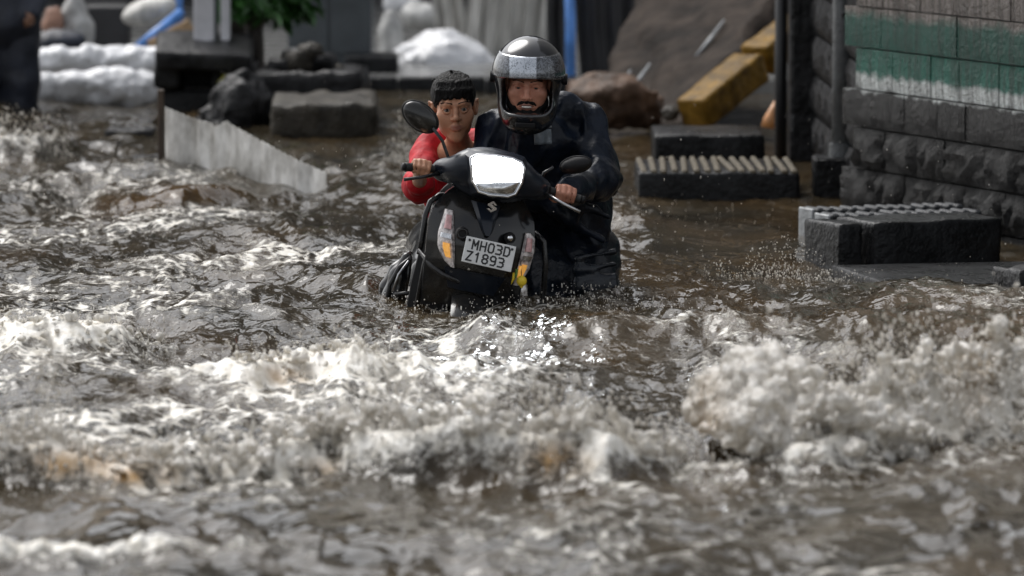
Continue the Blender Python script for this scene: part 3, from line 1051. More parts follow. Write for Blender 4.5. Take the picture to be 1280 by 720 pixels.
# ---- pavement and an unseen building added to darken water reflections ------------------------
sheet('pavement', -9, 5.2, 35.7, 60, -.4, .085, M_PAVE)
kerb_y = 35.5
for i, (a, b) in enumerate(((440, 497), (498, 552), (553, 607), (608, 662), (663, 720))):
    c = P((a + b) / 2, 110, kerb_y)
    w = (b - a) / F * kerb_y
    o = stone('kerbstone', (w - .006, .2, .52), M_CONCD, (c.x, kerb_y, -.4), seed=40 + i, seg=(6, 3, 5), amp=.006)
    tag(o, None, 'kerbstone', 'kerbstones along the far pavement')
    o['label'] = ['leftmost far kerbstone, just below the blue grey cabinet', 'far kerbstone right beside the boy\'s mirror side', 'far kerbstone directly behind the boy', 'far kerbstone behind the gap between boy and helmet', 'rightmost far kerbstone, behind the helmet'][i]

bld = empty('building', (0, 47, 0))
b = MB(); b.box((7.3, .25, 6.2), (14.2, .5, 13.2)); b.build('wall', M_BUILD, bld)
b = MB(); b.box((-5.4, .28, 3.9), (11.2, .5, 8.6)); b.build('wall', M_BUILD, bld)
for x in (-7.2, -4.6, -2.2, 1.2, 4.4, 7.4):
    s = MB(); s.box((x, -.05, 1.25), (1.7, .08, 2.4)); sh = s.build('shutter', M_DARK, bld)
for x in (-5.9, -3.4, -.6, 2.9, 5.9):
    hp_ = 12.4 if x > .5 else 7.9
    s = MB(); s.box((x, -.09, hp_ / 2 - .1), (.45, .18, hp_), bev=.02); s.build('pilaster', M_BUILD, bld)
for zf in (4.4, 7.4, 10.4):
    for x in ((-7.2, -4.6, -1.9, 1.4, 4.4, 7.4) if zf < 7 else (1.4, 4.4, 7.4)):
        s = MB(); s.box((x, -.03, zf), (1.1, .06, 1.5), bev=.02); wf_ = s.build('window', M_DARK, bld)
s = MB(); s.box((0, -.3, 2.95), (21, .7, .16), bev=.02); s.build('canopy', M_DARK, bld)
tag(bld, 'unseen dark building with shuttered fronts, added across the street end to darken water reflections', 'building')


def pbox(name, x0, x1, ytop, ybase, Y, depth, m, label, cat, rot=0, seed=0, group=None, amp=.007, zoff=0, rnd=.015, seg=(8, 5, 4), tilt=None):
    a, b_ = P(x0, ybase, Y), P(x1, ybase, Y)
    t = P(x0, ytop, Y)
    o = stone(name, (b_.x - a.x, depth, t.z - a.z), m, ((a.x + b_.x) / 2, Y + depth / 2, a.z), rot, seed, amp=amp, rnd=rnd, seg=seg, rot=tilt)
    return tag(o, label, cat, group)


# dark grey sheet (utility cabinet) left of centre
cab = empty('metal_cabinet', P(412, 96, 37.2))
b = MB(); b.box((0, .3, .75), (.55, .6, 1.55), bev=.01); b.build('body', M_SLATE, cab)
b = MB(); b.box((-.005, -.008, .8), (.25, .012, 1.3), bev=.004); b.build('door', M_SLATE, cab, loc=(-.135, 0, 0))
b = MB(); b.box((-.005, -.008, .8), (.25, .012, 1.3), bev=.004); b.build('door', M_SLATE, cab, loc=(.14, 0, 0))
tag(cab, 'tall blue grey metal cabinet behind the stone steps and the plant', 'cabinet')
pbox('stone_slab', 430, 497, 70, 97, 36.6, .5, M_CONCD, 'low dark slab at the foot of the blue grey cabinet', 'slab', seed=3)

# white heap and the pale tarpaulin behind it


def lump(name, px, py, Y, r, m, label, cat, rot=None, seed=0, amp=.03, freq=5, extra=(), group=None, h=.018, parts=None):
    c = P(px, py, Y)
    blobs = [((0, 0, 0), r)] + list(extra)
    cc = np.array([q[0] for q in blobs]); rr = np.array([q[1] for q in blobs])
    mx = rr.max(1, keepdims=True) if rot is not None else rr
    fl = Field((cc - mx).min(0) - .09, (cc + mx).max(0) + .09, h)
    for q, s in blobs: fl.ell(q, s, M=rot, k=.05)
    fl.band(lambda p: amp * (fbm3((p[0] + seed * 3.3, p[1] + seed, p[2]), freq, 3)), .075)
    o = link(name, fl.mesh(name), m, None, c)
    return tag(o, label, cat, group)


lump('covered_heap', 552, 92, 38.0, (.36, .4, .29), M_WHITEBAG, 'white plastic covered heap on the far pavement behind the boy', 'heap', seed=1,
     extra=(((-.22, .05, -.1), (.22, .3, .16)), ((.25, -.05, -.12), (.26, .3, .14))), amp=.035, freq=6)
lump('sack', 489, 60, 38.6, (.09, .12, .26), M_GREYBAG, 'tall grey white sack leaning beside the blue grey cabinet', 'sack', seed=2, amp=.03)
lump('sack', 522, 22, 39.8, (.14, .15, .10), M_GREYBAG, 'dirty grey sack slumped above the white covered heap', 'sack', seed=4, amp=.03)
lump('sack', 500, 2, 40.0, (.12, .15, .12), M_WHITEBAG, 'pale sack at the top of the pile behind the white heap', 'sack', seed=5, amp=.03)


def tarp(name, x0, x1, ytop, ybase, Y, folds, m, label, cat, amp=.03, seed=0, sag=.03):
    a, b_ = P(x0, ybase, Y), P(x1, ybase, Y); t = P(x0, ytop, Y)
    w, hh = b_.x - a.x, t.z - a.z
    g = np.random.default_rng(seed)
    ph = g.uniform(0, 6.28, 4)
    nx, nz = 70, 24
    rows = []
    for j in range(nz + 1):
        v = j / nz
        row = []
        for i in range(nx + 1):
            u = i / nx
            y = amp * math.sin(u * folds * 6.28 + ph[0] + .7 * math.sin(v * 3 + ph[1])) + amp * .5 * math.sin(u * folds * 14.1 + ph[2] + v * 2)
            row.append((u * w + .02 * math.sin(v * 5 + ph[3]), y, v * hh - sag * math.sin(u * 3.14) * v))
        rows.append(row)
    o = MB().grid(rows, thick=(0, .006, 0)).build(name, m, smooth=True, loc=a)
    return tag(o, label, cat)


tarp('hanging_tarpaulin', 583, 692, -60, 92, 38.8, 5, M_TARP, 'wide pale pleated tarpaulin hanging right of the dark gap', 'tarpaulin', seed=3)
tarp('hanging_tarpaulin', 540, 579, -60, 70, 38.9, 2, M_TARP, 'narrow grey white tarpaulin strip hanging left of the dark gap', 'tarpaulin', seed=4)
tarp('dark_sheet', 724, 800, -80, 140, 36.4, 3, M_DARK, 'dark sheet standing in for the shaded opening between the blue pipe and the leaning slab', 'dark sheet', seed=5, amp=.02)  # the sheet's dark colour gives the opening its shade
tarp('dark_sheet', 686, 712, -80, 110, 37.4, 1.5, M_DARK, 'narrow dark pleated strip just left of the upright blue pipe', 'dark sheet', seed=6, amp=.02)  # narrow dark pleated sheet beside the pipe
pt = MB(); a = P(713, 122, 36.2)
pt.tube([a, a + Vector((.0, 0, .4)), P(712, -40, 36.3)], .034, 14); tag(pt.build('plastic_pipe', M_BLUE, smooth=True), 'upright blue plastic pipe beside the helmeted man', 'pipe')

# ---- left background ------------------------------------------------------
def roll(name, x0, x1, yc, Y, r, label, seed, yaw=0.0):
    a, b_ = P(x0, yc, Y), P(x1, yc, Y)
    L = (b_.x - a.x) / 2
    c = (a + b_) / 2
    fl = Field((-L - .1, -r * 1.7, -r * 1.5), (L + .1, r * 1.7, r * 1.5), .014)
    fl.cap((-L + r * .8, 0, 0), (L - r * .8, 0, 0), r * .95, r, k=.02)
    for i in range(5):
        g = np.random.default_rng(seed * 7 + i)
        fl.ell((g.uniform(-L * .8, L * .8), 0, g.uniform(-.2, .2) * r), (L * .3, r * 1.12, r * 1.04), k=.05)
    fl.band(lambda p: .030 * fbm3((p[0] * 1.2 + seed * 5, p[1], p[2] * 1.3), 7, 3), .075)
    o = link(name, fl.mesh(name), M_WHITEBAG, None, c, (0, 0, yaw))
    return tag(o, label, 'bundle', 'white wrapped bundles by the left kerb')


roll('wrapped_bundle', 42, 215, 79, 35.3, .088, 'upper of the two long white wrapped bundles behind the flood', 1)
roll('wrapped_bundle', 24, 205, 113, 34.6, .112, 'lower and thicker of the two long white wrapped bundles at the water edge', 2)
lump('sack', 95, 32, 36.6, (.10, .12, .20), M_GREYBAG, 'grey white cloth sack hanging above the white bundles', 'sack', seed=8, amp=.04, freq=7)
lump('cloth_bundle', 66, 26, 36.5, (.07, .08, .10), M_BROWNBAG, 'small brown pink cloth bundle beside the hanging grey sack', 'cloth', seed=9, amp=.03, freq=7)
lump('cloth_bundle', 75, 52, 36.2, (.17, .12, .07), M_DENIM, 'dark folded cloth lying on top of the white bundles', 'cloth', seed=10, amp=.02, freq=7)
lump('sack', 185, 14, 36.4, (.19, .14, .085), M_TARP, 'pale rounded sack above the sloping blue pipe', 'sack', seed=11, amp=.02, rot=Euler((0, R(-18), 0)).to_matrix())
pt = MB(); pt.tube([P(168, 64, 35.9), P(226, 16, 36.2)], .033, 12); tag(pt.build('plastic_pipe', M_BLUE, smooth=True), 'sloping blue plastic pipe behind the dark stone plinth', 'pipe')
pt = MB(); pt.tube([P(223, 60, 36.6), P(225, -40, 36.6)], .024, 12); tag(pt.build('plastic_pipe', M_BLUE, smooth=True), 'short upright blue pipe meeting the sloping blue pipe', 'pipe')
o = MB(); o.box((0, 0, 0), (.30, .04, .10), bev=.006)
tag(o.build('wooden_board', M_WOODT, loc=P(214, 46, 35.7), rot=(0, R(-28), 0)), 'tan wooden board lying under the sloping blue pipe', 'board')
pbox('equipment_box', 105, 160, 8, 66, 37.6, .4, M_DARK, 'dark box standing behind the white bundles', 'box', seed=5, amp=.004)

# dark plinth of stones with the white post
pl = empty('stone_plinth', P(250, 150, 33.6))
def ppart(name, x0, x1, yt, yb, Y, dep, m, seed, tilt=None):
    a, b_ = P(x0, yb, Y), P(x1, yb, Y); t = P(x0, yt, Y)
    return stone(name, (b_.x - a.x, dep, t.z - a.z), m, Vector(((a.x + b_.x) / 2, Y + dep / 2, a.z)) - pl.location, 0, seed, pl, amp=.012, rnd=.02, rot=tilt)
ppart('cap_slab', 190, 312, 56, 80, 33.3, .65, M_STONE, 1, (R(9), R(2), R(3)))
ppart('side_stone', 192, 226, 79, 112, 33.45, .5, M_STONE, 2)
ppart('side_stone', 264, 318, 79, 150, 33.5, .5, M_STONE, 3)
ppart('base_stone', 196, 330, 112, 165, 33.55, .55, M_CONCD, 4)
ppart('back_stone', 222, 268, 78, 114, 33.85, .2, M_DARK, 5)
tag(pl, 'dark stone plinth with a hollow front under a sloping slab', 'plinth')
for (x0, x1, lb) in ((242, 268, 'wider white post standing on the dark stone plinth'), (276, 287, 'thin white post standing beside the wider white post on the plinth')):
    o = MB(); a, b_ = P(x0, 53, 33.7), P(x1, 53, 33.7)
    hgt_ = P(x0, -120, 33.7).z - a.z
    o.box((0, 0, hgt_ / 2), (b_.x - a.x, .12, hgt_), bev=.008)
    tag(o.build('white_post', M_WHITEP, loc=((a.x + b_.x) / 2, 33.75, a.z)), lb, 'post')
o = MB(); a = P(270, 53, 33.72); o.box((0, 0, .4), (.02, .05, .85), bev=.004)
tag(o.build('grey_post', M_SLATE, loc=a), 'slim grey post between the two white posts', 'post')
tag(stone('rock', (.20, .3, .14), M_STONE, G(182, 208) - Vector((0, 0, .09)), .2, 31, amp=.02), 'small dark rock in the water beside the barrier post', 'rock')
tag(stone('rock', (.27, .3, .15), M_STONE, G(166, 176) - Vector((0, 0, .08)), -.1, 32, amp=.02), 'flat dark rock below the lower white bundle', 'rock')
tag(stone('rock', (.20, .25, .18), M_STONE, G(1285, 362) - Vector((0, 0, .09)), .4, 33, amp=.02), 'dark wet rock at the right edge of the flood', 'rock')

# barrier of weathered upright sheet, and its post
bar = empty('barrier', G(205, 222) - Vector((0, 0, .4)))
prof = [(207, 134, 222), (222, 140, 223), (240, 147, 224), (262, 152, 226), (270, 158, 227), (283, 150, 228), (292, 156, 229), (310, 166, 231), (330, 178, 233), (350, 189, 235), (372, 200, 237), (390, 207, 238), (408, 215, 240)]
npl = 5
for i in range(npl):
    xa, xb = 207 + (408 - 207) * i / npl, 207 + (408 - 207) * (i + 1) / npl
    xs, yt, yb = zip(*prof)
    rows = []
    nn = 14
    for k in range(7):
        row = []
        for j in range(nn + 1):
            px = xa + (xb - xa) * j / nn - .0
            base = G(px, np.interp(px, xs, yb))
            zt = P(px, float(np.interp(px, xs, yt)) + 1.0 * math.sin(px * 1.3) + (i % 3) * .6, base.y).z
            q = Vector((base.x, base.y - .02 * math.sin((px - 207) / 26.0) - .002 * (i % 2), -.3 + (zt + .3) * k / 6))
            row.append(q - bar.location)
        rows.append(row)
    MB().grid(rows, thick=(0, .014, 0)).build('panel', M_BARR, bar, auto=50)
o = MB(); a = G(202, 224) - bar.location; o.box((a.x, a.y - .02, .45), (.032, .05, P(202, 132, 28.3).z * 2 + .05), bev=.004)
o.build('post', M_WOODD, bar)
tag(bar, 'grimy white curved low barrier with a worn sloping top standing in the flood', 'barrier')

# steps of stone blocks, rubble and the plant
pbox('stone_block', 335, 468, 130, 176, 31.6, 1.25, M_CONC, 'lowest and largest stone block of the steps left of the boy', 'block', rot=.03, seed=11, amp=.024, rnd=.025, seg=(14, 10, 6))
pbox('stone_block', 318, 455, 91, 131, 33.0, .9, M_STONE, 'upper dark stone block of the steps left of the boy', 'block', rot=-.02, seed=12, amp=.028, rnd=.03, seg=(14, 10, 6))
for i, (px, py, s) in enumerate(((352, 84, .10), (378, 80, .13), (404, 82, .10), (388, 66, .09), (366, 70, .07), (418, 88, .06))):
    q = P(px, py, 33.3)
    tag(stone('rubble_stone', (s * 1.7, s * 1.5, s), M_CONC if i % 2 else M_STONE, q - Vector((0, 0, s * .4)), i * .7, 50 + i, amp=.03, seg=(5, 5, 4), rnd=.03),
        ['flat rubble stone at the left end of the upper block', 'big rubble stone in the middle of the upper block', 'pale rubble stone near the right of the upper block', 'topmost rubble stone on the upper block', 'small dark rubble stone left of the topmost one', 'smallest rubble stone at the right end of the upper block'][i], 'stone')
lump('dark_mound', 300, 140, 32.7, (.17, .25, .22), M_STONE, 'dark mound of mud and stone between the plinth and the steps', 'mound', seed=14, amp=.06, freq=7, extra=(((.06, .05, -.02), (.16, .2, .14)), ((-.07, 0, -.06), (.14, .2, .13))))


def plant(name, base, stems, leaves, m, label, spread, size, seed, droop=.5, h0=0.0, trunk_r=.012):
    root = empty(name, base)
    g = np.random.default_rng(seed)
    st = MB(); lv = MB()
    for s in range(stems):
        an = g.uniform(0, 6.28); ln = spread * g.uniform(.5, 1.0)
        tip = Vector((math.cos(an) * ln, math.sin(an) * ln * .7, h0 + ln * g.uniform(-.3, .8)))
        mid = Vector((tip.x * .4, tip.y * .4, h0 + abs(tip.z - h0) * .7))
        st.tube([(0, 0, 0), (0, 0, h0 * .6), mid, tip], [trunk_r, trunk_r * .8, trunk_r * .4, .002], 5)
        for k in range(leaves):
            t = g.uniform(.35, 1)
            p = mid.lerp(tip, t)
            d = Vector((g.normal(), g.normal() * .7, g.normal() * .6 - droop)).normalized()
            w = d.cross(Vector((g.normal(), g.normal(), g.normal()))).normalized()
            l_ = size * g.uniform(.6, 1.2); ww = l_ * .17
            n_ = d.cross(w) * (l_ * .12)
            lv.add([p, p + d * l_ * .35 + w * ww + n_, p + d * l_ * .7 + w * ww * .7 + n_, p + d * l_, p + d * l_ * .7 - w * ww * .7 + n_, p + d * l_ * .35 - w * ww + n_, p + d * l_ * .5 + n_ * .4], [(0, 1, 6, 5), (1, 2, 6), (2, 3, 6), (3, 4, 6), (4, 5, 6)])
    st.build('stem', M_TRUNK, root, smooth=True)
    f = lv.build('foliage', m, root); f['kind'] = 'stuff'
    return tag(root, label, 'plant')


lump('tree_stump', 303, 82, 34.5, (.10, .12, .36), M_TRUNK, 'dark rotten tree stump behind the plinth under the green leaves', 'stump', seed=31, amp=.05, freq=7)
plant('leafy_plant', P(318, 100, 34.2), 44, 15, M_LEAF, 'green plant with long drooping leaves above the stone steps', .40, .19, 3, h0=.52, trunk_r=.07, droop=1.0)
plant('small_plant', P(283, 112, 33.1), 9, 6, M_LEAFY, 'small yellow green weed growing from the dark plinth', .075, .05, 5, h0=.05, trunk_r=.004)
plant('small_plant', P(1000, 145, 30.4), 8, 6, M_LEAFY, 'small yellow green weed at the foot of the dark wall', .08, .05, 6, h0=.05, trunk_r=.004)

# ---- leaning slab, boulder, yellow kerbs -----------------------------------
cs = [P(742, 142, 33.2), P(848, 160, 31.7), P(990, -30, 33.6), P(812, -60, 35.2)]
mids = []
ns = 26
rows = []
nrm = (cs[1] - cs[0]).cross(cs[3] - cs[0]).normalized()
if nrm.y > 0: nrm = -nrm
for j in range(ns + 1):
    row = []
    for i in range(ns + 1):
        u, v = i / ns, j / ns
        e = .035 * n2(np.float32(j * .31), np.float32(i * .07 + 3)) * 1.0
        p = cs[0].lerp(cs[1], u).lerp(cs[3].lerp(cs[2], u), v)
        n_ = float(n2(np.float32(u * 3.3), np.float32(v * 4.1))) * .05 + float(n2(np.float32(u * 9), np.float32(v * 3 + 4))) * .02 + float(n2(np.float32(u * 22), np.float32(v * 19))) * .008
        edge = min(u, 1 - u)
        p = p + nrm * n_ + Vector((float(n2(np.float32(v * 7 + 5), np.float32(u * 3))) * .06 * (1 - edge * 2), 0, 0))
        row.append(p - cs[0])
    rows.append(row)
o = MB().grid(rows, thick=-nrm * .14).build('rock_slab', M_ROCK, smooth=True, loc=cs[0])
tag(o, 'large brown grey rock slab leaning behind the helmeted man', 'rock')
for i, (a, b_) in enumerate((((775, 108), (788, 88)), ((788, 112), (812, 80)), ((870, 70), (905, 25)))):  # thin pale streaks raised on the slab
    q0, q1 = P(*a, 32.9 - .2 * (i < 2)), P(*b_, 33.3 - .2 * (i < 2))
    t = MB(); t.tube([q0, q0.lerp(q1, .5) + Vector((.006, 0, 0)), q1], [.008, .012, .006], 7)
    tag(t.build('pale_streak', M_PALE, smooth=True), ['short pale streak on the lower left of the rock slab', 'longer pale streak beside the short one on the rock slab', 'thin pale streak high on the rock slab'][i], 'stick')
lump('boulder', 768, 128, 31.9, (.22, .22, .15), M_BOULD, 'brown boulder at the left foot of the leaning rock slab', 'boulder', seed=20, amp=.06, freq=5, h=.014,
     extra=(((-.12, -.02, .02), (.12, .15, .09)), ((.10, 0, -.03), (.14, .18, .12))))
lump('stone_fragment', 838, 143, 31.3, (.05, .06, .045), M_CONC, 'pale stone fragment at the foot of the yellow kerb', 'stone', seed=21, amp=.02, freq=12, h=.008)


def beam(p0, p1, w, hgt_, m, label, seed, name='kerb_block'):
    d = p1 - p0; L = d.length
    rot = d.to_track_quat('X', 'Z')
    v, f = rough_box(L, w, hgt_, (12, 4, 4), .010, 8, .015, seed)
    o = link(name, np_mesh(name, v, f), m)
    o.rotation_mode = 'QUATERNION'; o.rotation_quaternion = rot
    o.location = (p0 + p1) / 2 - (rot @ Vector((0, 0, hgt_ / 2)))
    return tag(o, label, 'kerb block')


beam(P(866, 143, 31.2), P(940, 83, 31.6), .2, .17, M_KERBY, 'longer yellow painted kerb block leaning against the rock slab', 1)
beam(P(946, 76, 31.65), P(1000, 34, 31.95), .2, .17, M_KERBY, 'upper yellow painted kerb block behind the black post', 2)
co_ = MB(); co_.tube([(0, 0, 0), (0, 0, .05), (0.01, 0, .16)], [.055, .045, .012], 14)
tag(co_.build('traffic_cone', M_ORANGE, smooth=True, loc=P(963, 160, 30.6), rot=(0, R(10), 0)), 'small faded orange cone beside the black post', 'cone')
pt = MB(); pt.tube([P(976, 200, 29.9) - Vector((0, 0, .25)), P(976, 100, 29.9), P(978, -140, 29.95)], .034, 14)
tag(pt.build('thin_post', M_CABLE, smooth=True), 'thin black post right of the yellow kerb blocks', 'post')

# ribbed kerb blocks


def ribbed(x0, x1, ytop, ybase, Y, depth, nrib, label, m, mr, seed, rot=0, endm=None, group=None, base=None, L=None, H=None):
    if base is None:
        a, b_ = P(x0, ybase, Y), P(x1, ybase, Y)
        H = P(x0, ytop, Y).z - a.z; L = b_.x - a.x
        base = Vector(((a.x + b_.x) / 2, Y + depth / 2, a.z))
    root = empty('kerb_block', base - Vector((0, 0, .12)), (0, 0, rot))
    stone('body', (L, depth, H + .12 - .012), m, (0, 0, 0), 0, seed, root, amp=.008, rnd=.012, seg=(14, 8, 4))
    g = np.random.default_rng(seed)
    me = None
    for i in range(nrib):
        x = -L / 2 + L * (i + .5) / nrib
        b = MB(); b.box((0, 0, 0), (L / nrib * .58, depth * .97, .026), bev=.008)
        if me is None:
            o = b.build('rib', mr, root); me = o.data
        else:
            o = link('rib', me, mr, root)
        o.location = (x, g.normal() * .006, H + .12 - .008 + g.normal() * .002); o.rotation_euler = (0, 0, g.normal() * .02)
    return tag(root, label, 'kerb block', group)


ribbed(798, 1000, 213, 255, 27.0, .92, 15, 'long dark kerb block with worn ribs across its top', M_CONCD, M_RIB, 3)
pbox('kerb_block', 818, 956, 169, 214, 28.9, .8, M_CONCD, 'plain dark kerb block behind the long ribbed one', 'kerb block', seed=15, amp=.008)

b0 = G(1010, 302)
ang = R(22)
ex = Vector((math.cos(ang), math.sin(ang), 0)); ey = Vector((-math.sin(ang), math.cos(ang), 0))
for i, (px, py, H, lb) in enumerate(((1012, 300, .165, 'farther ribbed grey kerb block with a pale end by the wall'), (1032, 308, .165, 'nearer ribbed grey kerb block with a pale end by the wall'))):
    q = G(px, py)
    L, dp = .74, .15
    c = q + ex * (L / 2) + ey * .02
    o = ribbed(0, 0, 0, 0, 0, dp, 13, lb, M_CONCD, M_RIBG, 20 + i, rot=ang, base=c, L=L, H=H - .03)
    e = MB(); e.box((-L / 2 - .006, 0, .14), (.014, dp * .96, .24), bev=.005); e.build('pale_end', M_PALE, o)
ang2 = R(24)
ex2 = Vector((math.cos(ang2), math.sin(ang2), 0)); ey2 = Vector((-math.sin(ang2), math.cos(ang2), 0))
k0 = G(1084, 334)
c = k0 + ex2 * .33 + ey2 * .17
tag(stone('kerb_block', (.60, .36, .185 + .12), M_CONCD, c + ex2 * .0 - Vector((0, 0, .12)), ang2, 61, amp=.007, seg=(12, 8, 5)), 'large smooth black block in front of the ribbed blocks by the wall', 'kerb block')
c = k0 - ex2 * .055 + ey2 * .20
tag(stone('kerb_block', (.11, .33, .18 + .12), M_CONCD, c - Vector((0, 0, .12)), ang2, 62, amp=.007, seg=(4, 8, 5)), 'narrow black block at the left end of the large smooth one', 'kerb block')
tag(stone('paving_slab', (.95, .9, .12), M_CONCD, G(1215, 348) - Vector((0, 0, .095)), R(12), 63, amp=.004, seg=(12, 10, 3), freq=4), 'flat wet slab just above the water at the wall foot', 'slab')

# ---- right hand wall of squared stones --------------------------------------
W0 = Vector((1.600, 26.25, 0)); W1 = Vector((2.145, 24.75, 0))
wd = (W1 - W0).normalized()
wn_ = Vector((-wd.y, wd.x, 0))
if wn_.x > 0: wn_ = -wn_                       # faces the street
Lw = 4.4
wroot = empty('stone_wall', W0 - Vector((0, 0, .45)))
b = MB(); cc = wd * (Lw / 2) - wn_ * .21
b.box((cc.x, cc.y, 3.4), (Lw, .36, 6.9), rot=Matrix.Rotation(math.atan2(wd.y, wd.x), 3, 'Z'))  # carried up unseen above the stones to darken water reflections
b.build('core', M_MORTAR, wroot)
ANG = math.atan2(wd.y, wd.x)


def ashlar(w, h, t, amp, seed, nx=7, nz=4):
    """front face towards local -y rough, sides plain"""
    g = np.random.default_rng(seed)
    rows = []
    for j in range(nz + 1):
        row = []
        for i in range(nx + 1):
            u, v = i / nx, j / nz
            ed = (i in (0, nx)) or (j in (0, nz))
            y = -t + (0 if ed else -amp * g.uniform(.15, 1.0))
            row.append((-w / 2 + w * u + (0 if ed else g.normal() * .006), y, -h / 2 + h * v + (0 if ed else g.normal() * .005)))
        rows.append(row)
    m = MB().grid(rows)
    fr = [rows[0][0], rows[0][-1], rows[-1][-1], rows[-1][0]]
    bk = [(p[0], 0.0, p[2]) for p in fr]
    m.add([*fr, *bk], [(0, 4, 5, 1), (1, 5, 6, 2), (2, 6, 7, 3), (3, 7, 4, 0)])
    return m


courses = [(-.16, .025), (.025, .215), (.215, .405), (.405, .578), (.578, .77), (.77, .96), (.96, 1.15), (1.15, 1.34), (1.34, 1.55), (1.55, 1.8)]
cache = {}
g = np.random.default_rng(77)
sign_ = 1 if Matrix.Rotation(ANG, 3, 'Z') @ Vector((0, -1, 0)) @ wn_ > 0 else -1
for ci, (z0, z1) in enumerate(courses):
    x = -.14 * (ci % 2) - .02
    while x < Lw:
        w = g.choice([.30, .36, .42])
        rough = .040 if ci < 3 else (.018 if ci == 3 else .008)
        key = (round(w, 2), ci, int(g.integers(0, 2)))
        if key not in cache:
            o = ashlar(w - .007, z1 - z0 - .007, .03 + (.012 if ci < 4 else 0), rough, len(cache)).build('stone', M_WALL, wroot, auto=50 if ci < 3 else 30)
            cache[key] = o.data
        else:
            o = link('stone', cache[key], M_WALL, wroot)
        q = wd * (x + w / 2)
        o.location = (q.x + wn_.x * (-.03 + g.uniform(0, .006)), q.y + wn_.y * (-.03 + g.uniform(0, .006)), (z0 + z1) / 2 + .45)
        o.rotation_euler = (0, 0, ANG if sign_ > 0 else ANG + math.pi)
        x += w
tag(wroot, 'stone wall painted grey and green above dark rough courses', 'wall')

# darker return of the wall further back, with its pilaster
V0 = Vector((1.55, 30.6, 0)); V1 = W0 + Vector((.03, .10, 0))
vd = (V1 - V0); Lv = vd.length; vd.normalize(); ANV = math.atan2(vd.y, vd.x)
vr = empty('rear_wall', V0 - Vector((0, 0, .45)))
vn = Vector((vd.y, -vd.x, 0)); vn = vn if vn.x < 0 else -vn
b = MB(); cc = vd * (Lv / 2) - vn * .2
b.box((cc.x, cc.y, 3.1), (Lv, .36, 6.2), rot=Matrix.Rotation(ANV, 3, 'Z')); b.build('core', M_MORTAR, vr)
sg = 1 if (Matrix.Rotation(ANV, 3, 'Z') @ Vector((0, -1, 0))).dot(vn) > 0 else -1
vcache = {}
for ci in range(8):
    z0, z1 = -.16 + .21 * ci, -.16 + .21 * (ci + 1)
    x = -.2 * (ci % 2)
    while x < Lv - .2:
        w = .42
        key = int(g.integers(0, 4))
        if key not in vcache:
            o = ashlar(w - .014, .196, .035, .03, 500 + key).build('stone', M_STONE, vr, auto=50); vcache[key] = o.data
        else: o = link('stone', vcache[key], M_STONE, vr)
        q = vd * (x + w / 2)
        o.location = (q.x - vn.x * .03, q.y - vn.y * .03, (z0 + z1) / 2 + .45)
        o.rotation_euler = (0, 0, ANV if sg > 0 else ANV + math.pi)
        x += w
p_ = P(1005, 196, 29.6)
b = MB(); b.box((p_.x - V0.x, p_.y - V0.y, 1.6), (.16, .30, 3.2), bev=.015); b.build('pilaster', M_STONE, vr)
tag(vr, 'dark unpainted stone wall behind the iron pole', 'wall')
# short front-facing wall closing the gap between slab and wall
o = MB(); q = P(1030, 190, 31.2); o.box((0, 0, .8), (.34, .3, 2.6), bev=.02)
tag(o.build('low_wall', M_STONE, loc=(q.x, q.y, -.3)), 'dark stone end wall between the black post and the iron pole', 'wall')

# iron pole on its base, cables beside it
q = P(1053, 246, 27.2)
pole = empty('iron_pole', (q.x, 27.2, -.3))
b = MB(); b.tube([(0, 0, .42), (0, 0, 1.0), (0, 0, 2.6)], [.054, .052, .050], 20); b.build('shaft', M_POLE, pole, smooth=True)
b = MB(); b.box((0, 0, .25), (.285, .26, .50), bev=.012); b.build('base', M_CONCD, pole)
b = MB(); b.tube([(0, 0, .5), (0, 0, .56)], .068, 20); b.build('collar', M_POLE, pole, smooth=False)
b = MB(); b.ball((-.004, -.055, 1.18), (.011, .01, .011), 10); b.build('bolt', M_TUBE, pole)
tag(pole, 'round grey iron pole standing on a square dark base', 'pole')
for i, dx in enumerate((26, 31, 35)):
    t = MB(); pts = []
    for k in range(9):
        v = k / 8
        pts.append(P(1053 + dx + 5 * math.sin(v * 4 + i) * (1 - v) + 8 * (1 - v) ** 3 * (i - .3), 235 - 420 * v, 27.15))
    t.tube(pts, .010 + .003 * i, 8)
    tag(t.build('cable', M_CABLE, smooth=True), ['black cable nearest the iron pole', 'middle black cable of the three beside the iron pole', 'thick black cable nearest the painted wall'][i], 'cable')

# ================================================================ SCOOTER
LEAN, YAW = R(11.5), R(5)
RM = Matrix.Rotation(YAW, 4, 'Z') @ Matrix.Rotation(LEAN, 4, 'Y')
HL = Vector((0, -.12, .98))
S0 = P(621, 219, 21.3) - (RM.to_3x3() @ HL)
SM = Matrix.Translation(S0) @ RM
SMI = SM.inverted()
sc = empty('scooter', S0, (0, LEAN, YAW))
tag(sc, 'black motor scooter with lit headlight and white number plate being pushed through the flood', 'scooter')


def L(px, py, yl):
    """scooter-local point seen at a photo pixel on the local plane y = yl"""
    o = SMI @ Vector((0, 0, CAMH)); q = SMI @ P(px, py, 20)
    d = q - o
    return o + d * ((yl - o.y) / d.y)


def ip(t, xs, ys): return float(np.interp(t, xs, ys))


ZS = [.44, .50, .60, .70, .80, .90]
AY = [.02, -.015, -.06, -.07, -.04, .03]
def aw(z): return ip(z, [.44, .50, .58, .68, .76, .83, .88, .91], [.165, .178, .188, .200, .205, .19, .15, .12])
def ay(x, z): return ip(z, ZS, AY) + 2.0 * x * x


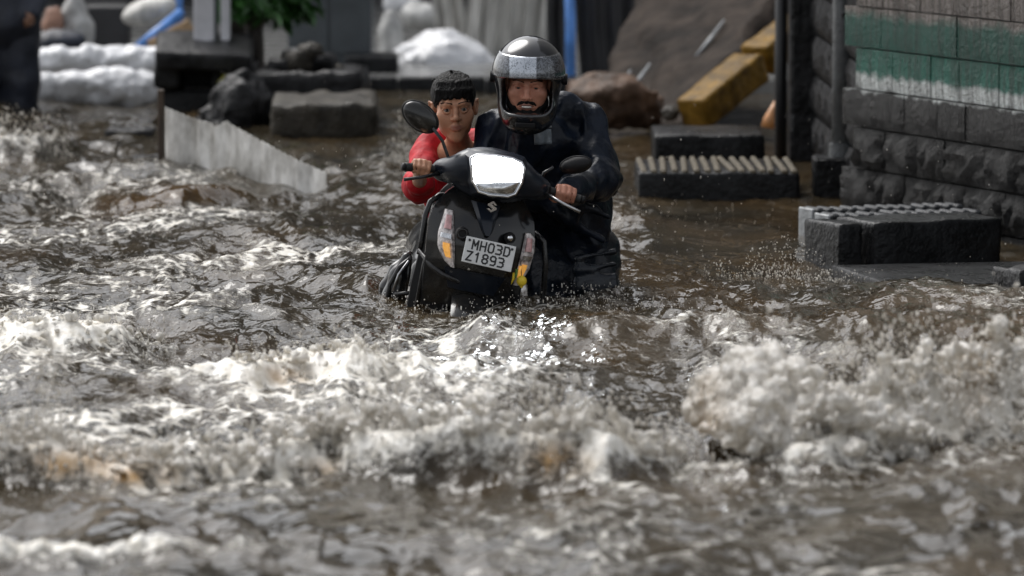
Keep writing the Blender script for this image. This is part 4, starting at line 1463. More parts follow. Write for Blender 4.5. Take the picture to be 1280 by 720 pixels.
rows = []
for j in range(19):
    z_ = .45 + (.905 - .45) * j / 18
    rows.append([(aw(z_) * u, ay(aw(z_) * u, z_), z_) for u in np.linspace(-1, 1, 21)])
MB().grid(rows, thick=(0, .035, 0)).build('apron', M_BLACK, sc, auto=40)
rows = []
for j in range(13):
    z_ = .36 + (.93 - .36) * j / 12
    w_ = ip(z_, [.36, .5, .7, .85, .93], [.205, .21, .20, .185, .12])
    rows.append([(w_ * u, .115 + .06 * u * u - .04 * (z_ - .5), z_) for u in np.linspace(-1, 1, 13)])
MB().grid(rows, thick=(0, .03, 0)).build('leg_shield', M_PLASTIC, sc, auto=40)


def patch(poly_rows, off, thick=.012):
    """poly_rows: (z, xa, xb); a raised panel that follows the apron"""
    rows = []
    for z_, xa, xb in poly_rows:
        rows.append([(xa + (xb - xa) * t, ay(xa + (xb - xa) * t, z_) - off * (1 if 0 < t < 1 else .35), z_) for t in np.linspace(0, 1, 7)])
    return MB().grid(rows, thick=(0, thick, 0))


nz = [L(592, 252, -.05), L(626, 254, -.05), L(604, 294, -.08), L(615, 296, -.08)]
cx_t, cx_b = (nz[0].x + nz[1].x) / 2, (nz[2].x + nz[3].x) / 2
rws = [(nz[2].z + (nz[0].z - nz[2].z) * t, ip(t, [0, 1], [cx_b, cx_t]) - ip(t, [0, .15, .5, 1], [.010, .022, .036, .056]), ip(t, [0, 1], [cx_b, cx_t]) + ip(t, [0, .15, .5, 1], [.010, .022, .036, .056])) for t in np.linspace(0, 1, 9)]
patch(rws, .022, .02).build('nose_panel', M_NAVY, sc, auto=40)
# silver emblem on the nose: an angular S
e0 = L(615.5, 258.5, -.05)
es = .021
Spoly = [(.95, .42), (.05, 1.0), (-1.0, .38), (-1.0, .12), (.18, -.42), (-.18, -.62), (-.62, -.36), (-1.0, -.55), (-.05, -1.05), (1.0, -.42), (1.0, -.14), (-.16, .40), (.12, .58), (.55, .25)]
tri = MB()
import mathutils.geometry as mg
tess = mg.tessellate_polygon([[Vector((x, y, 0)) for x, y in Spoly]])
ye = ay(e0.x, e0.z) - .042
n = len(Spoly)
vv = [(e0.x + x * es * .85, ye + .0, e0.z + y * es) for x, y in Spoly] + [(e0.x + x * es * .85, ye + .010, e0.z + y * es) for x, y in Spoly]
tri.add(vv, [tuple(t) for t in tess] + [(i, (i + 1) % n, (i + 1) % n + n, i + n) for i in range(n)])
tri.build('emblem', M_CHROME, sc)
# lower centre panel
lp = [L(588, 340, -.07), L(640, 350, -.07), L(592, 366, -.05), L(626, 374, -.05)]
patch([(lp[2].z + (lp[0].z - lp[2].z) * t, -.088 - .03 * t, .088 + .03 * t) for t in np.linspace(0, 1, 5)], .010).build('lower_panel', M_NAVY, sc, auto=40)


def lamp(side, outline):
    pts = [L(px, py, -.0) for px, py in outline]     # inner top, inner bottom, outer list from top to bottom
    it, ib = pts[0], pts[1]; outer = pts[2:]
    oz = [p.z for p in outer][::-1]; ox = [p.x for p in outer][::-1]
    rr = []
    for t in np.linspace(0, 1, 13):
        z_ = ib.z + (it.z - ib.z) * t
        rr.append((z_, ip(z_, oz, ox), ip(t, [0, 1], [ib.x, it.x])))
    lens = patch(rr, .016, .02).build('indicator_lamp', M_LENS, sc, auto=50)
    def sub(a, b, name, m, f0, f1, off):
        q = []
        for z_, xa, xb in rr[a:b]:
            q.append((z_, xa + (xb - xa) * f0, xa + (xb - xa) * f1))
        patch(q, off, .006).build(name, m, lens, auto=50)
    sub(8, 12, 'reflector', M_PINKREF, .2, .85, .023)
    sub(2, 6, 'amber_bulb', M_AMBER, .25, .75, .026)
    sub(6, 8, 'divider', M_REFL, .06, .92, .020)
    return lens


lamp(-1, [(567, 263), (567, 333), (556, 263), (547, 290), (546, 306), (552, 322), (562, 333)])
lamp(1, [(657, 291), (641, 356), (661, 290), (670, 297), (669, 315), (662, 338), (648, 358)])

for (px, py, nm, m, r_) in ((577, 291, 'horn', M_PLASTIC, .026), (637, 297, 'spot_lamp', M_PLASTIC, .022)):
    p = L(px, py, -.06); y_ = ay(p.x, p.z)
    b = MB(); b.tube([(p.x, y_ + .01, p.z), (p.x, y_ - .035, p.z), (p.x + .002, y_ - .05, p.z)], [r_ * .8, r_, r_ * .9], 16)
    o = b.build(nm, m, sc, auto=40)
    if nm == 'spot_lamp':
        b = MB(); b.ball((p.x, y_ - .05, p.z), (.013, .012, .013), 12); b.build('bulb', M_CHROME, o, smooth=True)
    else:
        b = MB(); b.torus((p.x, y_ - .05, p.z), (0, 1, 0), .017, .004, 20, 8); b.build('horn_ring', M_TUBE, o, smooth=True)

# number plate
pc = L(611, 317.5, -.12)
pr = empty('number_plate', pc)
pr.parent = sc
pr.rotation_euler = (R(-6), R(1.5), 0)
PW, PH = .192, .098
b = MB(); b.box((0, 0, 0), (PW, .004, PH), bev=.0015)
plate = b.build('plate', M_PLATE, pr)
b = MB(); b.box((0, .03, .0), (.05, .055, .03)); b.build('bracket', M_PLASTIC, pr)
for s in (-1, 1):
    b = MB(); b.tube([(s * .082, -.002, .036), (s * .082, -.006, .036)], .005, 10); b.build('screw', M_TUBE, pr)


GLYPH = {'M': [[(0, 0), (0, 1), (.5, .40), (1, 1), (1, 0)]], 'H': [[(0, 0), (0, 1)], [(1, 0), (1, 1)], [(0, .5), (1, .5)]],
         '0': [[(.25, 0), (0, .2), (0, .8), (.25, 1), (.75, 1), (1, .8), (1, .2), (.75, 0), (.25, 0)]],
         '3': [[(0, 1), (.75, 1), (1, .82), (1, .66), (.72, .52), (.3, .52)], [(.72, .52), (1, .36), (1, .18), (.75, 0), (0, 0)]],
         'D': [[(0, 0), (0, 1), (.7, 1), (1, .75), (1, .25), (.7, 0), (0, 0)]], 'Z': [[(0, 1), (1, 1), (0, 0), (1, 0)]],
         '1': [[(.2, .78), (.55, 1), (.55, 0)]],
         '8': [[(.3, .53), (.04, .68), (.04, .86), (.3, 1), (.7, 1), (.96, .86), (.96, .68), (.7, .53), (.3, .53), (0, .36), (0, .16), (.28, 0), (.72, 0), (1, .16), (1, .36), (.7, .53)]],
         '9': [[(.95, .55), (.7, .45), (.28, .45), (0, .6), (0, .84), (.28, 1), (.72, 1), (1, .84), (1, .2), (.75, 0), (.15, 0)]]}


def lettering(txt, hgt_, x, z_, adv, wid):
    b = MB()
    k = 0
    for i, ch in enumerate(txt):
        ox = x + (i - (len(txt) - 1) / 2) * adv - wid / 2
        for st in GLYPH[ch]:
            for p, q in zip(st[:-1], st[1:]):
                a_, c_ = Vector((ox + p[0] * wid, z_ + (p[1] - .5) * hgt_)), Vector((ox + q[0] * wid, z_ + (q[1] - .5) * hgt_))
                d_ = c_ - a_
                k += 1
                b.box(((a_.x + c_.x) / 2, -.0026 - .00006 * (k % 5), (a_.y + c_.y) / 2), (d_.length + .0052, .0012, .0062), rot=Matrix.Rotation(-math.atan2(d_.y, d_.x), 3, 'Y'))
    return b.build('lettering', M_INK, pr)


lettering('MH03D', .033, .004, .0225, .0305, .0195)
lettering('Z1893', .033, -.010, -.0225, .0305, .0195)

# headlight cowl
fl = Field((-.30, -.20, .83), (.30, .22, 1.12), .006)
fl.ell((0, .01, .965), (.205, .115, .082), k=.03)
fl.ell((-.01, -.045, 1.0), (.15, .085, .075), k=.04)
fl.ell((0, .05, .92), (.11, .08, .05), k=.04)
fl.cap((-.19, .05, .95), (.19, .05, .95), .042, k=.03)
cowl = link('headlight_cowl', fl.mesh('headlight_cowl'), M_NAVY, sc)
hp = [(590.5, 199), (597, 195.5), (620, 196), (640, 199.5), (650, 204), (653.5, 211), (650, 228), (643, 241), (634, 244), (612, 242), (600, 238), (593, 226)]
yl = -.142
hl = [L(px, py, yl) for px, py in hp]
hc = sum(hl, Vector()) / len(hl)
b = MB()
ringp = [hc + (p - hc) * 1.07 for p in hl]
# housing collar back into the cowl
vv = [hc + (p - hc) * 1.12 + Vector((0, .004, 0)) for p in hl] + [hc + (p - hc) * 1.35 + Vector((0, .10, 0)) for p in hl]
k_ = len(hl)
b.add(vv, [(i, (i + 1) % k_, (i + 1) % k_ + k_, i + k_) for i in range(k_)] + [tuple(range(k_))])
b.build('headlight_housing', M_NAVY, sc, auto=30)
b = MB(); b.tube(ringp + [ringp[0], ringp[1]], .0055, 8, cap=False); b.build('headlight_bezel', M_CHROME, sc, smooth=True)


def clip_poly(poly, below):
    out = []
    cut = lambda p: (p.z - (hc.z - .028)) - .02 * math.sin((p.x - hc.x) * 22)
    for i in range(len(poly)):
        a, c_ = poly[i], poly[(i + 1) % len(poly)]
        da, dc = cut(a), cut(c_)
        if below: da, dc = -da, -dc
        if da >= 0: out.append(a)
        if da * dc < 0: out.append(a.lerp(c_, da / (da - dc)))
    return out


for nm, below, m in (('lit_lens', False, M_LAMPON), ('lamp_reflector', True, M_REFL)):
    pl_ = clip_poly(hl, below)
    ce = sum(pl_, Vector()) / len(pl_) + Vector((0, -.012, 0))
    b = MB(); n_ = len(pl_)
    v = [p for p in pl_] + [p.lerp(ce, .5) + Vector((0, -.008, 0)) for p in pl_] + [ce + Vector((0, -.003, 0))]
    b.add(v, [(i, (i + 1) % n_, (i + 1) % n_ + n_, i + n_) for i in range(n_)] + [(i + n_, (i + 1) % n_ + n_, 2 * n_) for i in range(n_)])
    b.build(nm, m, sc, smooth=True)

# handlebar, grips, levers, mirrors
GL, GR = L(526, 210, .02), L(707, 244, .02)
barz = .95
for s, gp in ((-1, GL), (1, GR)):
    inner = Vector((s * .17, .05, .955))
    dirv = (gp - inner).normalized()
    tip = gp + dirv * .062
    b = MB(); b.tube([inner, gp - dirv * .065], .013, 12); hb = b.build('handlebar', M_TUBE, sc, smooth=True)
    b = MB(); b.tube([gp - dirv * .065, gp - dirv * .06, tip - dirv * .006, tip], [.019, .0165, .0165, .019], 14); b.build('grip', M_RUBBER, sc, smooth=True)
    b = MB(); b.tube([tip, tip + dirv * .014], .015, 12); b.build('bar_end', M_PLASTIC, sc, smooth=True)
    b = MB(); b.box(gp - dirv * .085 + Vector((0, -.012, 0)), (.045, .05, .045), bev=.008); b.build('switch_box', M_PLASTIC, sc)
    b = MB(); b.tube([gp - dirv * .085 + Vector((0, -.03, -.012)), gp + Vector((0, -.055, -.032)), tip + Vector((0, -.045, -.045))], [.008, .006, .007], 10)
    b.build('brake_lever', M_TUBE if s < 0 else M_STEEL, sc, smooth=True)

for s, ctr, stalk, tilt, rx, rz in ((-1, L(525.5, 146, .06), [(563, 212), (560, 196), (553, 176), (541, 160)], R(27), .076, .047), (1, L(720, 206, .06), [(676, 228), (680, 216), (692, 209)], R(-20), .058, .030)):
    rot = Matrix.Rotation(tilt, 3, 'Y')
    b = MB(); b.ball(ctr, (rx, .030, rz), 28, rot); msh = b.build('mirror', M_BLACK if s < 0 else M_PLASTIC, sc, smooth=True)
    b = MB(); b.torus(ctr + Vector((0, .006, 0)), (0, 1, 0), 1, .0, 4, 4); 
    rim = [ctr + rot @ Vector((rx * 1.01 * math.cos(a_), .004, rz * 1.01 * math.sin(a_))) for a_ in np.linspace(0, 2 * math.pi, 33)]
    b = MB(); b.tube(rim, .0045, 8, cap=False); b.build('mirror_rim', M_PLASTIC, msh, smooth=True)
    b = MB(); b.tube([L(px, py, .04) for px, py in stalk], .0065, 10); b.build('mirror_stalk', M_TUBE, sc, smooth=True)

# crash guard tubes
def tubes(name, lines, r_, m):
    for ln in lines:
        b = MB(); b.tube([L(px, py, y_) for px, py, y_ in ln], r_, 10); b.build(name, m, sc, smooth=True)


tubes('crash_guard', [[(566, 243, .10), (549, 244, .08), (538, 252, .06), (532, 268, .05), (527, 300, .05), (524, 318, .05)],
                      [(524, 312, .05), (540, 333, .0), (553, 343, -.03), (570, 350, -.04), (600, 366, .02)],
                      [(543, 252, .10), (540, 290, .10), (531, 330, .10), (518, 398, .12)],
                      [(668, 290, .10), (680, 302, .09), (682, 330, .09), (677, 392, .10)]], .011, M_TUBE)

# mudguard, front wheel, forks
b = MB()
rows = []
for a_ in np.linspace(R(-35), R(170), 20):
    rows.append([(.070 * math.sin(u * 1.45), .05 - math.cos(a_) * (.268 + .022 * math.cos(u * 1.45)), .24 + math.sin(a_) * (.268 + .022 * math.cos(u * 1.45))) for u in np.linspace(-1, 1, 9)])
b.grid(rows, thick=None); b.build('mudguard', M_BLACK, sc, smooth=True)
b = MB(); b.torus((0, .05, .24), (1, 0, 0), .192, .050, 40, 12); wh = b.build('front_tyre', M_RUBBER, sc, smooth=True)
b = MB(); b.tube([(-.02, .05, .24), (.02, .05, .24)], .15, 28); b.build('rim', M_STEEL, wh, auto=40)
for s in (-1, 1):
    b = MB(); b.tube([(s * .075, .05, .24), (s * .07, .08, .52)], .016, 10); b.build('fork', M_TUBE, sc, smooth=True)

# floor, bodywork behind, seat, rear wheel
b = MB(); b.box((0, .42, .335), (.40, .52, .05), bev=.015); b.build('footboard', M_PLASTIC, sc)
fl = Field((-.32, .5, .2), (.32, 1.75, .82), .011)
fl.ell((0, .85, .50), (.185, .30, .20), k=.05)
fl.ell((0, 1.2, .57), (.17, .42, .15), k=.06)
fl.ell((0, 1.5, .66), (.10, .18, .09), k=.05)
fl.rbox((0, .72, .40), (.14, .06, .12), .04, k=.04)
link('rear_body', fl.mesh('rear_body'), M_BLACK, sc)
fl = Field((-.25, .55, .66), (.25, 1.6, .9), .011)
fl.ell((0, .95, .755), (.15, .34, .055), k=.05); fl.ell((0, 1.28, .775), (.13, .24, .05), k=.05)
link('seat', fl.mesh('seat'), M_SEAT, sc)
b = MB(); b.torus((0, 1.26, .24), (1, 0, 0), .192, .052, 40, 12); wh = b.build('rear_tyre', M_RUBBER, sc, smooth=True)
b = MB(); b.tube([(-.03, 1.26, .24), (.03, 1.26, .24)], .15, 28); b.build('rim', M_STEEL, wh, auto=40)
b = MB(); b.tube([(-.14, .9, .24), (-.16, 1.2, .27), (-.17, 1.5, .32)], [.02, .05, .045], 14); b.build('silencer', M_STEEL, sc, smooth=True)
b = MB(); b.tube([(-.10, 1.1, .80), (-.12, 1.5, .84), (0, 1.62, .85), (.12, 1.5, .84), (.10, 1.1, .80)], .012, 10); b.build('grab_rail', M_STEEL, sc, smooth=True)
# side guard with its curved black cover, standing out beside the footboard
gcen = [L(500, 360, .34)]
fl = Field((-.62, .10, .20), (-.20, .75, .82), .008)
q0 = [L(509, 322, .36), L(500, 345, .36), L(494, 372, .36), L(490, 410, .36)]
fl.path([tuple(q) for q in q0], [.022, .040, .050, .052], k=.02)
q1 = [L(512, 318, .46), L(497, 338, .46), L(486, 360, .46), L(481, 400, .46)]
fl.path([tuple(q) for q in q1], [.015, .03, .035, .035], k=.02)
link('side_cover', fl.mesh('side_cover'), M_BLACK, sc)
tubes('side_guard', [[(514, 322, .30), (499, 334, .30), (487, 356, .30), (481, 396, .30)], [(493, 368, .28), (514, 366, .24)], [(482, 372, .36), (472, 396, .40)]], .009, M_TUBE)
tubes('side_trim', [[(511, 326, .29), (498, 343, .29), (491, 364, .28)]], .005, M_STEEL)

# lemon and chilli charm hanging on the right lamp
lc = empty('lemon_charm', SM @ L(652, 351, -.05))
b = MB(); b.ball((0, -.01, 0), (.0195, .0195, .021), 18); b.ball((0, -.01, -.021), (.006, .006, .006), 8); b.build('lemon', M_YELLOW, lc, smooth=True)
for i, (dx, dz) in enumerate(((-.018, .022), (-.005, .034), (-.028, .008))):
    b = MB(); b.tube([(dx, 0, dz + .022), (dx - .003, -.006, dz), (dx - .012, -.004, dz - .022)], [.006, .0055, .001], 8)
    b.build('chilli', [M_CHILLI, M_AMBER, M_YELLOW][i], lc, smooth=True)
b = MB(); b.tube([(0, -.008, .02), (-.003, .005, .07)], .0016, 6); b.build('thread', M_INK, lc, smooth=True)
tag(lc, 'yellow lemon and chilli charm hanging below the right indicator of the scooter', 'charm')

# ================================================================ PEOPLE
def head_prims(f, c, M, s, neck=None, squint=False, jaw=1.0):
    T = lambda p: tuple(Vector(c) + M @ (Vector(p) * s))
    if f is None: return T
    e = lambda p, r, k=.02, sub=False: f.ell(T(p), tuple(np.array(r) * s), M, k * s, sub)
    cp = lambda a, b_, ra, rb, k=.012, sub=False: f.cap(T(a), T(b_), ra * s, rb * s, k * s, sub)
    pa = lambda pts, rs, k=.01: f.path([T(p) for p in pts], [r * s for r in rs], k * s)
    e((0, .015, .036), (.074, .094, .085)); e((0, -.020, -.035), (.060 * (.5 + .5 * jaw), .066, .078), .03)
    e((0, -.034, -.075), (.042 * jaw, .050, .044), .03); e((0, -.066, -.107), (.019, .017, .016), .025)
    for sx in (-1, 1):
        e((sx * .041, -.054, -.026), (.025, .022, .022), .035)                    # cheekbone
        e((sx * .031, -.060, -.052), (.018, .016, .022), .022)                    # cheek beside the mouth
        e((sx * .046 * jaw, -.008, -.074 * jaw), (.019 * jaw, .034, .028), .03)   # jaw
        pa([(sx * .010, -.080, .020), (sx * .028, -.082, .0235), (sx * .048, -.066, .017)], [.009, .0105, .008], .014)
    for sx in (-1, 1): e((sx * .0315, -.088, .0015), (.0185, .0135, .0125), .010, True)
    # eyelids round the eyeball
    zu, zl = (.0128, -.0100) if not squint else (.0098, -.0074)
    for sx in (-1, 1):
        pa([(sx * .0165, -.0790, -.0010), (sx * .024, -.0850, zu * .82), (sx * .032, -.0868, zu), (sx * .040, -.0838, zu * .72), (sx * .0475, -.0745, .0015)], [.0026, .0033, .0036, .0034, .0024], .004)
        pa([(sx * .0165, -.0790, -.0010), (sx * .025, -.0838, zl * .85), (sx * .032, -.0850, zl), (sx * .040, -.0820, zl * .75), (sx * .0475, -.0745, .0010)], [.0024, .0028, .0030, .0028, .0022], .005)
        pa([(sx * .018, -.081, .0180), (sx * .032, -.0835, .0200), (sx * .047, -.073, .0150)], [.0032, .0036, .0030], .010)
        if squint: e((sx * .037, -.068, -.0185), (.021, .018, .012), .018)
    # nose
    pa([(0, -.082, .014), (0, -.0915, -.006), (0, -.1025, -.026)], [.0072, .0078, .0100], .010)
    e((0, -.1045, -.0305), (.0105, .0095, .0085), .008)
    for sx in (-1, 1):
        e((sx * .0130, -.0945, -.0325), (.0078, .0092, .0068), .006)
        e((sx * .0062, -.1020, -.0395), (.0036, .0050, .0032), .002, True)
    cp((0, -.0905, -.043), (0, -.0895, -.053), .0052, .0060, .008)
    # lips
    w = .0255 if squint else .0235
    pa([(-w, -0.0817, -.0635), (-.010, -0.0897, -.0595), (-.004, -0.0917, -.0582), (0, -0.0912, -.0590), (.004, -0.0917, -.0582), (.010, -0.0897, -.0595), (w, -0.0817, -.0635)], [.0022, .0036, .0040, .0038, .0040, .0036, .0022], .008)
    pa([(-w * .9, -0.0817, -.0655), (-.010, -0.0887, -.0695), (0, -0.0904, -.0705), (.010, -0.0887, -.0695), (w * .9, -0.0817, -.0655)], [.0022, .0044, .0050, .0044, .0022], .008)
    g_z = .0030 if squint else .0016
    pas = [(-w * .92, -0.0847, -.0643), (-.010, -0.0922, -.0645), (0, -0.0942, -.0648), (.010, -0.0922, -.0645), (w * .92, -0.0847, -.0643)]
    for i in range(4): cp(pas[i], pas[i + 1], g_z, g_z, .002, True)
    if squint:
        for sx in (-1, 1): cp((sx * .019, -.096, -.036), (sx * .033, -.0855, -.060), .0022, .0016, .008, True)
    for sx in (-1, 1):
        e((sx * .077, .012, -.006), (.010, .018, .030), .008); e((sx * .0885, .004, -.004), (.006, .010, .018), .006, True)
        pa([(sx * .080, .004, .018), (sx * .089, .018, .022), (sx * .090, .026, .004), (sx * .082, .014, -.030)], [.0040, .0042, .0042, .0050], .005)
    if neck: f.cap(T((0, .02, -.06)), neck, .050 * s, .055 * s, .03)
    return T


def eyes(root, T, M, s, k=1.0):
    for sx in (-1, 1):
        c = Vector(T((sx * .0318, -.0735, .0008))) - root.location
        b = MB(); b.ball(c, .0122 * s * k, 20); ey_ = b.build('eye', M_EYE, root, smooth=True)
        b = MB(); d = M @ Vector((0, -.0078 * s * k, .0)); b.ball(c + d, .0064 * s, 14); b.build('iris', M_IRIS, ey_, smooth=True)
        b = MB()
        for q in range(9):
            t = q / 8
            x = .012 + .037 * t
            p0 = Vector((sx * x, ip(x, [.010, .028, .048], [-.0900, -.0938, -.0775]), .0225 + .006 * math.sin(t * 2.4)))
            p1 = p0 + Vector((sx * .006, .0005, .0040 * (1 - t)))
            b.tube([Vector(T(p0)) - root.location, Vector(T(p0.lerp(p1, .5) + Vector((0, -.001, .0012)))) - root.location, Vector(T(p1)) - root.location], [.0022 * s, .0024 * s, .0008 * s], 6)
        b.build('eyebrow', M_HAIR, root, smooth=True)


def fist(f, c, ax, fwd, up, s=1.0, thumb=1):
    """hand closed round a bar at c; ax along the bar, fingers over the front; thumb at the +ax*thumb end"""
    c, ax, fwd, up = Vector(c), Vector(ax), Vector(fwd), Vector(up)
    q = lambda a, b_, d: tuple(c + (ax * a + fwd * b_ + up * d) * s)
    M = Matrix((ax, -fwd, up)).transposed()
    f.ell(q(0, -.030, .014), tuple(np.array((.043, .024, .024)) * s), M, .012 * s)
    f.ell(q(thumb * .020, -.035, -.004), tuple(np.array((.024, .022, .022)) * s), M, .014 * s)
    ext = [.95, 1.0, 1.04, .9]
    for i in range(4):
        a = thumb * (.0315 - .0205 * i)
        k = ext[3 - i] if False else (1.0, 1.06, 1.0, .88)[i]
        r_ = (.0098, .0102, .0096, .0084)[i] * s
        pts = [q(a, -.020, .026 + .002 * (i in (1, 2))), q(a * 1.02, .012 * k, .0285 * k), q(a * 1.0, .031 * k, .006), q(a * .97, .020 * k, -.020 * k), q(a * .95, .000, -.027 * k)]
        f.path(pts, [r_ * 1.12, r_ * 1.1, r_ * 1.02, r_ * .95, r_ * .85], k=.0025)
    f.path([q(thumb * .034, -.038, -.004), q(thumb * .050, -.012, -.020), q(thumb * .040, .014, -.026), q(thumb * .026, .027, -.022)], [.014 * s, .0115 * s, .0105 * s, .0085 * s], k=.005)
    return Vector(q(-.0, -.062, .010))


def finish_body(prims, lo, hi, h, hc_, zc, root, name, m, T, s, hf=.0023):
    """one skin over the whole body, meshed finely from the neck up and coarser below"""
    f1 = Field(lo, hi, h); prims(f1)
    kz = int((zc + .004 - f1.lo[2]) / h) + 1
    f1.D[:, :, kz:] = .05
    f2 = Field((hc_[0] - .13, hc_[1] - .15, zc - .004), (hc_[0] + .13, hc_[1] + .17, hc_[2] + .17), hf); prims(f2)
    vs, fs, n0 = [], [], 0
    for f_ in (f1, f2):
        me_ = f_.mesh('part')
        co = np.empty(len(me_.vertices) * 3, np.float32); me_.vertices.foreach_get('co', co)
        fi = np.empty(len(me_.loops), np.int32); me_.loops.foreach_get('vertex_index', fi)
        vs.append(co.reshape(-1, 3)); fs.append(fi.reshape(-1, 4) + n0); n0 += len(me_.vertices)
        bpy.data.meshes.remove(me_)
    me = np_mesh(name, np.concatenate(vs), np.concatenate(fs))
    co = np.concatenate(vs)
    lip = np.zeros(len(co))
    if T is not None:
        a = np.array(T((0, -.088, -.0645)))
        d = co - a
        lip = np.exp(-(d[:, 0] / (.0205 * s)) ** 4 - (d[:, 2] / (.0100 * s)) ** 4 - (d[:, 1] / (.02 * s)) ** 4)
    at_ = me.attributes.new('lip', 'FLOAT', 'POINT'); at_.data.foreach_set('value', lip.astype(np.float32))
    me.transform(Matrix.Translation(-root.location))
    return link(name, me, m, root)


def clothe(f, root, name, m):
    me = f.mesh(name); me.transform(Matrix.Translation(-root.location))
    return link(name, me, m, root)


def creases(amp, seed, fr=(5, 5, 3)):
    return lambda p: amp * (np.abs(n3(p[0] * fr[0] + seed, p[1] * fr[1], p[2] * fr[2])) * 2 - .6 + .5 * n3(p[0] * fr[0] * 2.7, p[1] * fr[1] * 2.7 + seed, p[2] * fr[2] * 2.4))


gdir = (SM.to_3x3() @ Vector((1, 0, 0))).normalized()
gup = (SM.to_3x3() @ Vector((0, 0, 1))).normalized()
gfw = (SM.to_3x3() @ Vector((0, -1, 0))).normalized()
V3 = lambda *a: tuple(P(*a))

# ---- man in raincoat and helmet
FL = -.465
man = empty('person', (P(715, 375, 22.15).x, 22.15, FL))
tag(man, 'person in a black raincoat and silver patterned helmet pushing the scooter', 'person')
hM = Euler((R(8), R(2), R(-3))).to_matrix()
hC = P(660.5, 105, 21.80)
neckb = P(668, 172, 21.98)
hcR = SM @ GR
T = head_prims(None, hC, hM, 1.08)
wr = Vector(hcR) + (-gfw * .062 + gup * .010) * .98


def man_prims(f):
    head_prims(f, hC, hM, 1.08, tuple(neckb), True)
    f.cap(neckb, V3(690, 260, 22.25), .09, .12, .05); f.cap(V3(690, 260, 22.25), V3(715, 325, 22.3), .12, .12, .05)
    f.cap(V3(622, 175, 22.05), V3(728, 168, 22.08), .05, .05, .05)
    fist(f, hcR, gdir, gfw, gup, .98, thumb=-1)
    f.path([V3(730, 172, 22.08), V3(750, 225, 21.95), tuple(wr)], [.045, .040, .027], .03)
    f.path([V3(620, 178, 22.05), V3(602, 232, 22.0), V3(628, 262, 21.8)], [.045, .040, .027], .03)
    for hx, kx, ax_ in ((690, 693, 690), (738, 747, 752)):
        g0 = P(kx, 385, 22.12)
        f.path([V3(hx, 325, 22.28), tuple(g0), (g0.x + .01, 22.15, FL + .06)], [.085, .058, .042], .03)
        f.cap((g0.x + .01, 22.17, FL + .045), (g0.x + .01, 21.98, FL + .03), .042, .028, .02)


finish_body(man_prims, (-.22, 21.18, FL), (.55, 22.55, 1.22), .0058, hC, hC.z - .150, man, 'body', M_SKINM, T, 1.08)
eyes(man, T, hM, 1.08, .97)
b = MB()
tl = [Vector(T((x, -.0985 + abs(x) * .35, -.0640))) - man.location for x in (-.017, -.008, 0, .008, .017)]
b.tube(tl, [.002, .0034, .0038, .0034, .002], 8); b.build('teeth', M_TEETH, man, smooth=True)
# raincoat
f = Field((-.25, 21.25, -.1), (.58, 22.62, 1.05), .007)
f.ell(V3(682, 208, 22.12), (.205, .155, .20), k=.05)
f.ell(V3(704, 265, 22.25), (.185, .160, .20), k=.06)
f.ell(V3(722, 318, 22.28), (.150, .150, .14), k=.06)
f.cap(V3(620, 170, 22.08), V3(728, 156, 22.10), .070, .078, .06)
f.path([V3(730, 160, 22.10), V3(749, 222, 21.97), tuple(Vector(wr) + Vector((.012, .02, -.004)))], [.082, .071, .050], .04)
f.path([V3(618, 172, 22.06), V3(604, 232, 22.0), V3(628, 258, 21.85)], [.078, .066, .05], .04)
f.cap(tuple(neckb + Vector((0, .02, -.03))), tuple(neckb + Vector((-.012, -.045, .035))), .115, .082, .05)
f.ell(V3(668, 182, 21.98), (.13, .10, .09), k=.06)
f.cap(V3(640, 160, 22.03), V3(704, 143, 22.06), .075, .085, .06)
# folds running from the shoulders and across the elbow
for a_, b_, r_ in (((700, 165), (740, 210), .022), ((640, 190), (650, 240), .02), ((735, 195), (770, 215), .02), ((738, 215), (765, 236), .018), ((700, 215), (716, 280), .02), ((690, 262), (755, 300), .018), ((720, 255), (760, 272), .016)):
    d_ = 22.12 - .135
    f.cap(V3(*a_, d_), V3(*b_, d_ + .06), r_, r_ * .6, .05)
f.band(creases(.022, 3.0, (9, 7, 5)), .045)
coat = clothe(f, man, 'raincoat', M_COAT)
f = Field((-.1, 21.7, FL - .02), (.55, 22.62, .25), .008)
for hx, kx, rr_ in ((690, 692, .100), (735, 744, .108)):
    g0 = P(kx, 385, 22.10)
    f.path([V3(hx, 318, 22.28), tuple(g0), (g0.x + .008, 22.14, FL + .04)], [.13, rr_ * .86, .070], .04)
for py_ in (318, 333, 348, 360): f.cap(V3(722, py_ + 4, 22.02), V3(768, py_ - 3, 22.06), .018, .012, .03)
f.band(creases(.009, 9.0, (6, 6, 9)), .03)
clothe(f, man, 'trousers', M_TROU)

from mathutils.bvhtree import BVHTree


def hit(o, root, px, py):
    me = o.data
    if 'bvh' not in globals().setdefault('_bv', {}).setdefault(o.name, {}):
        vs = [v.co + root.location for v in me.vertices]
        _bv[o.name]['bvh'] = BVHTree.FromPolygons(vs, [tuple(p.vertices) for p in me.polygons])
    org = Vector((0, 0, CAMH)); d = (P(px, py, 20) - org).normalized()
    h_ = _bv[o.name]['bvh'].ray_cast(org, d)
    return (h_[0], h_[1]) if h_[0] is not None else (P(px, py, 21.95), Vector((0, -1, 0)))


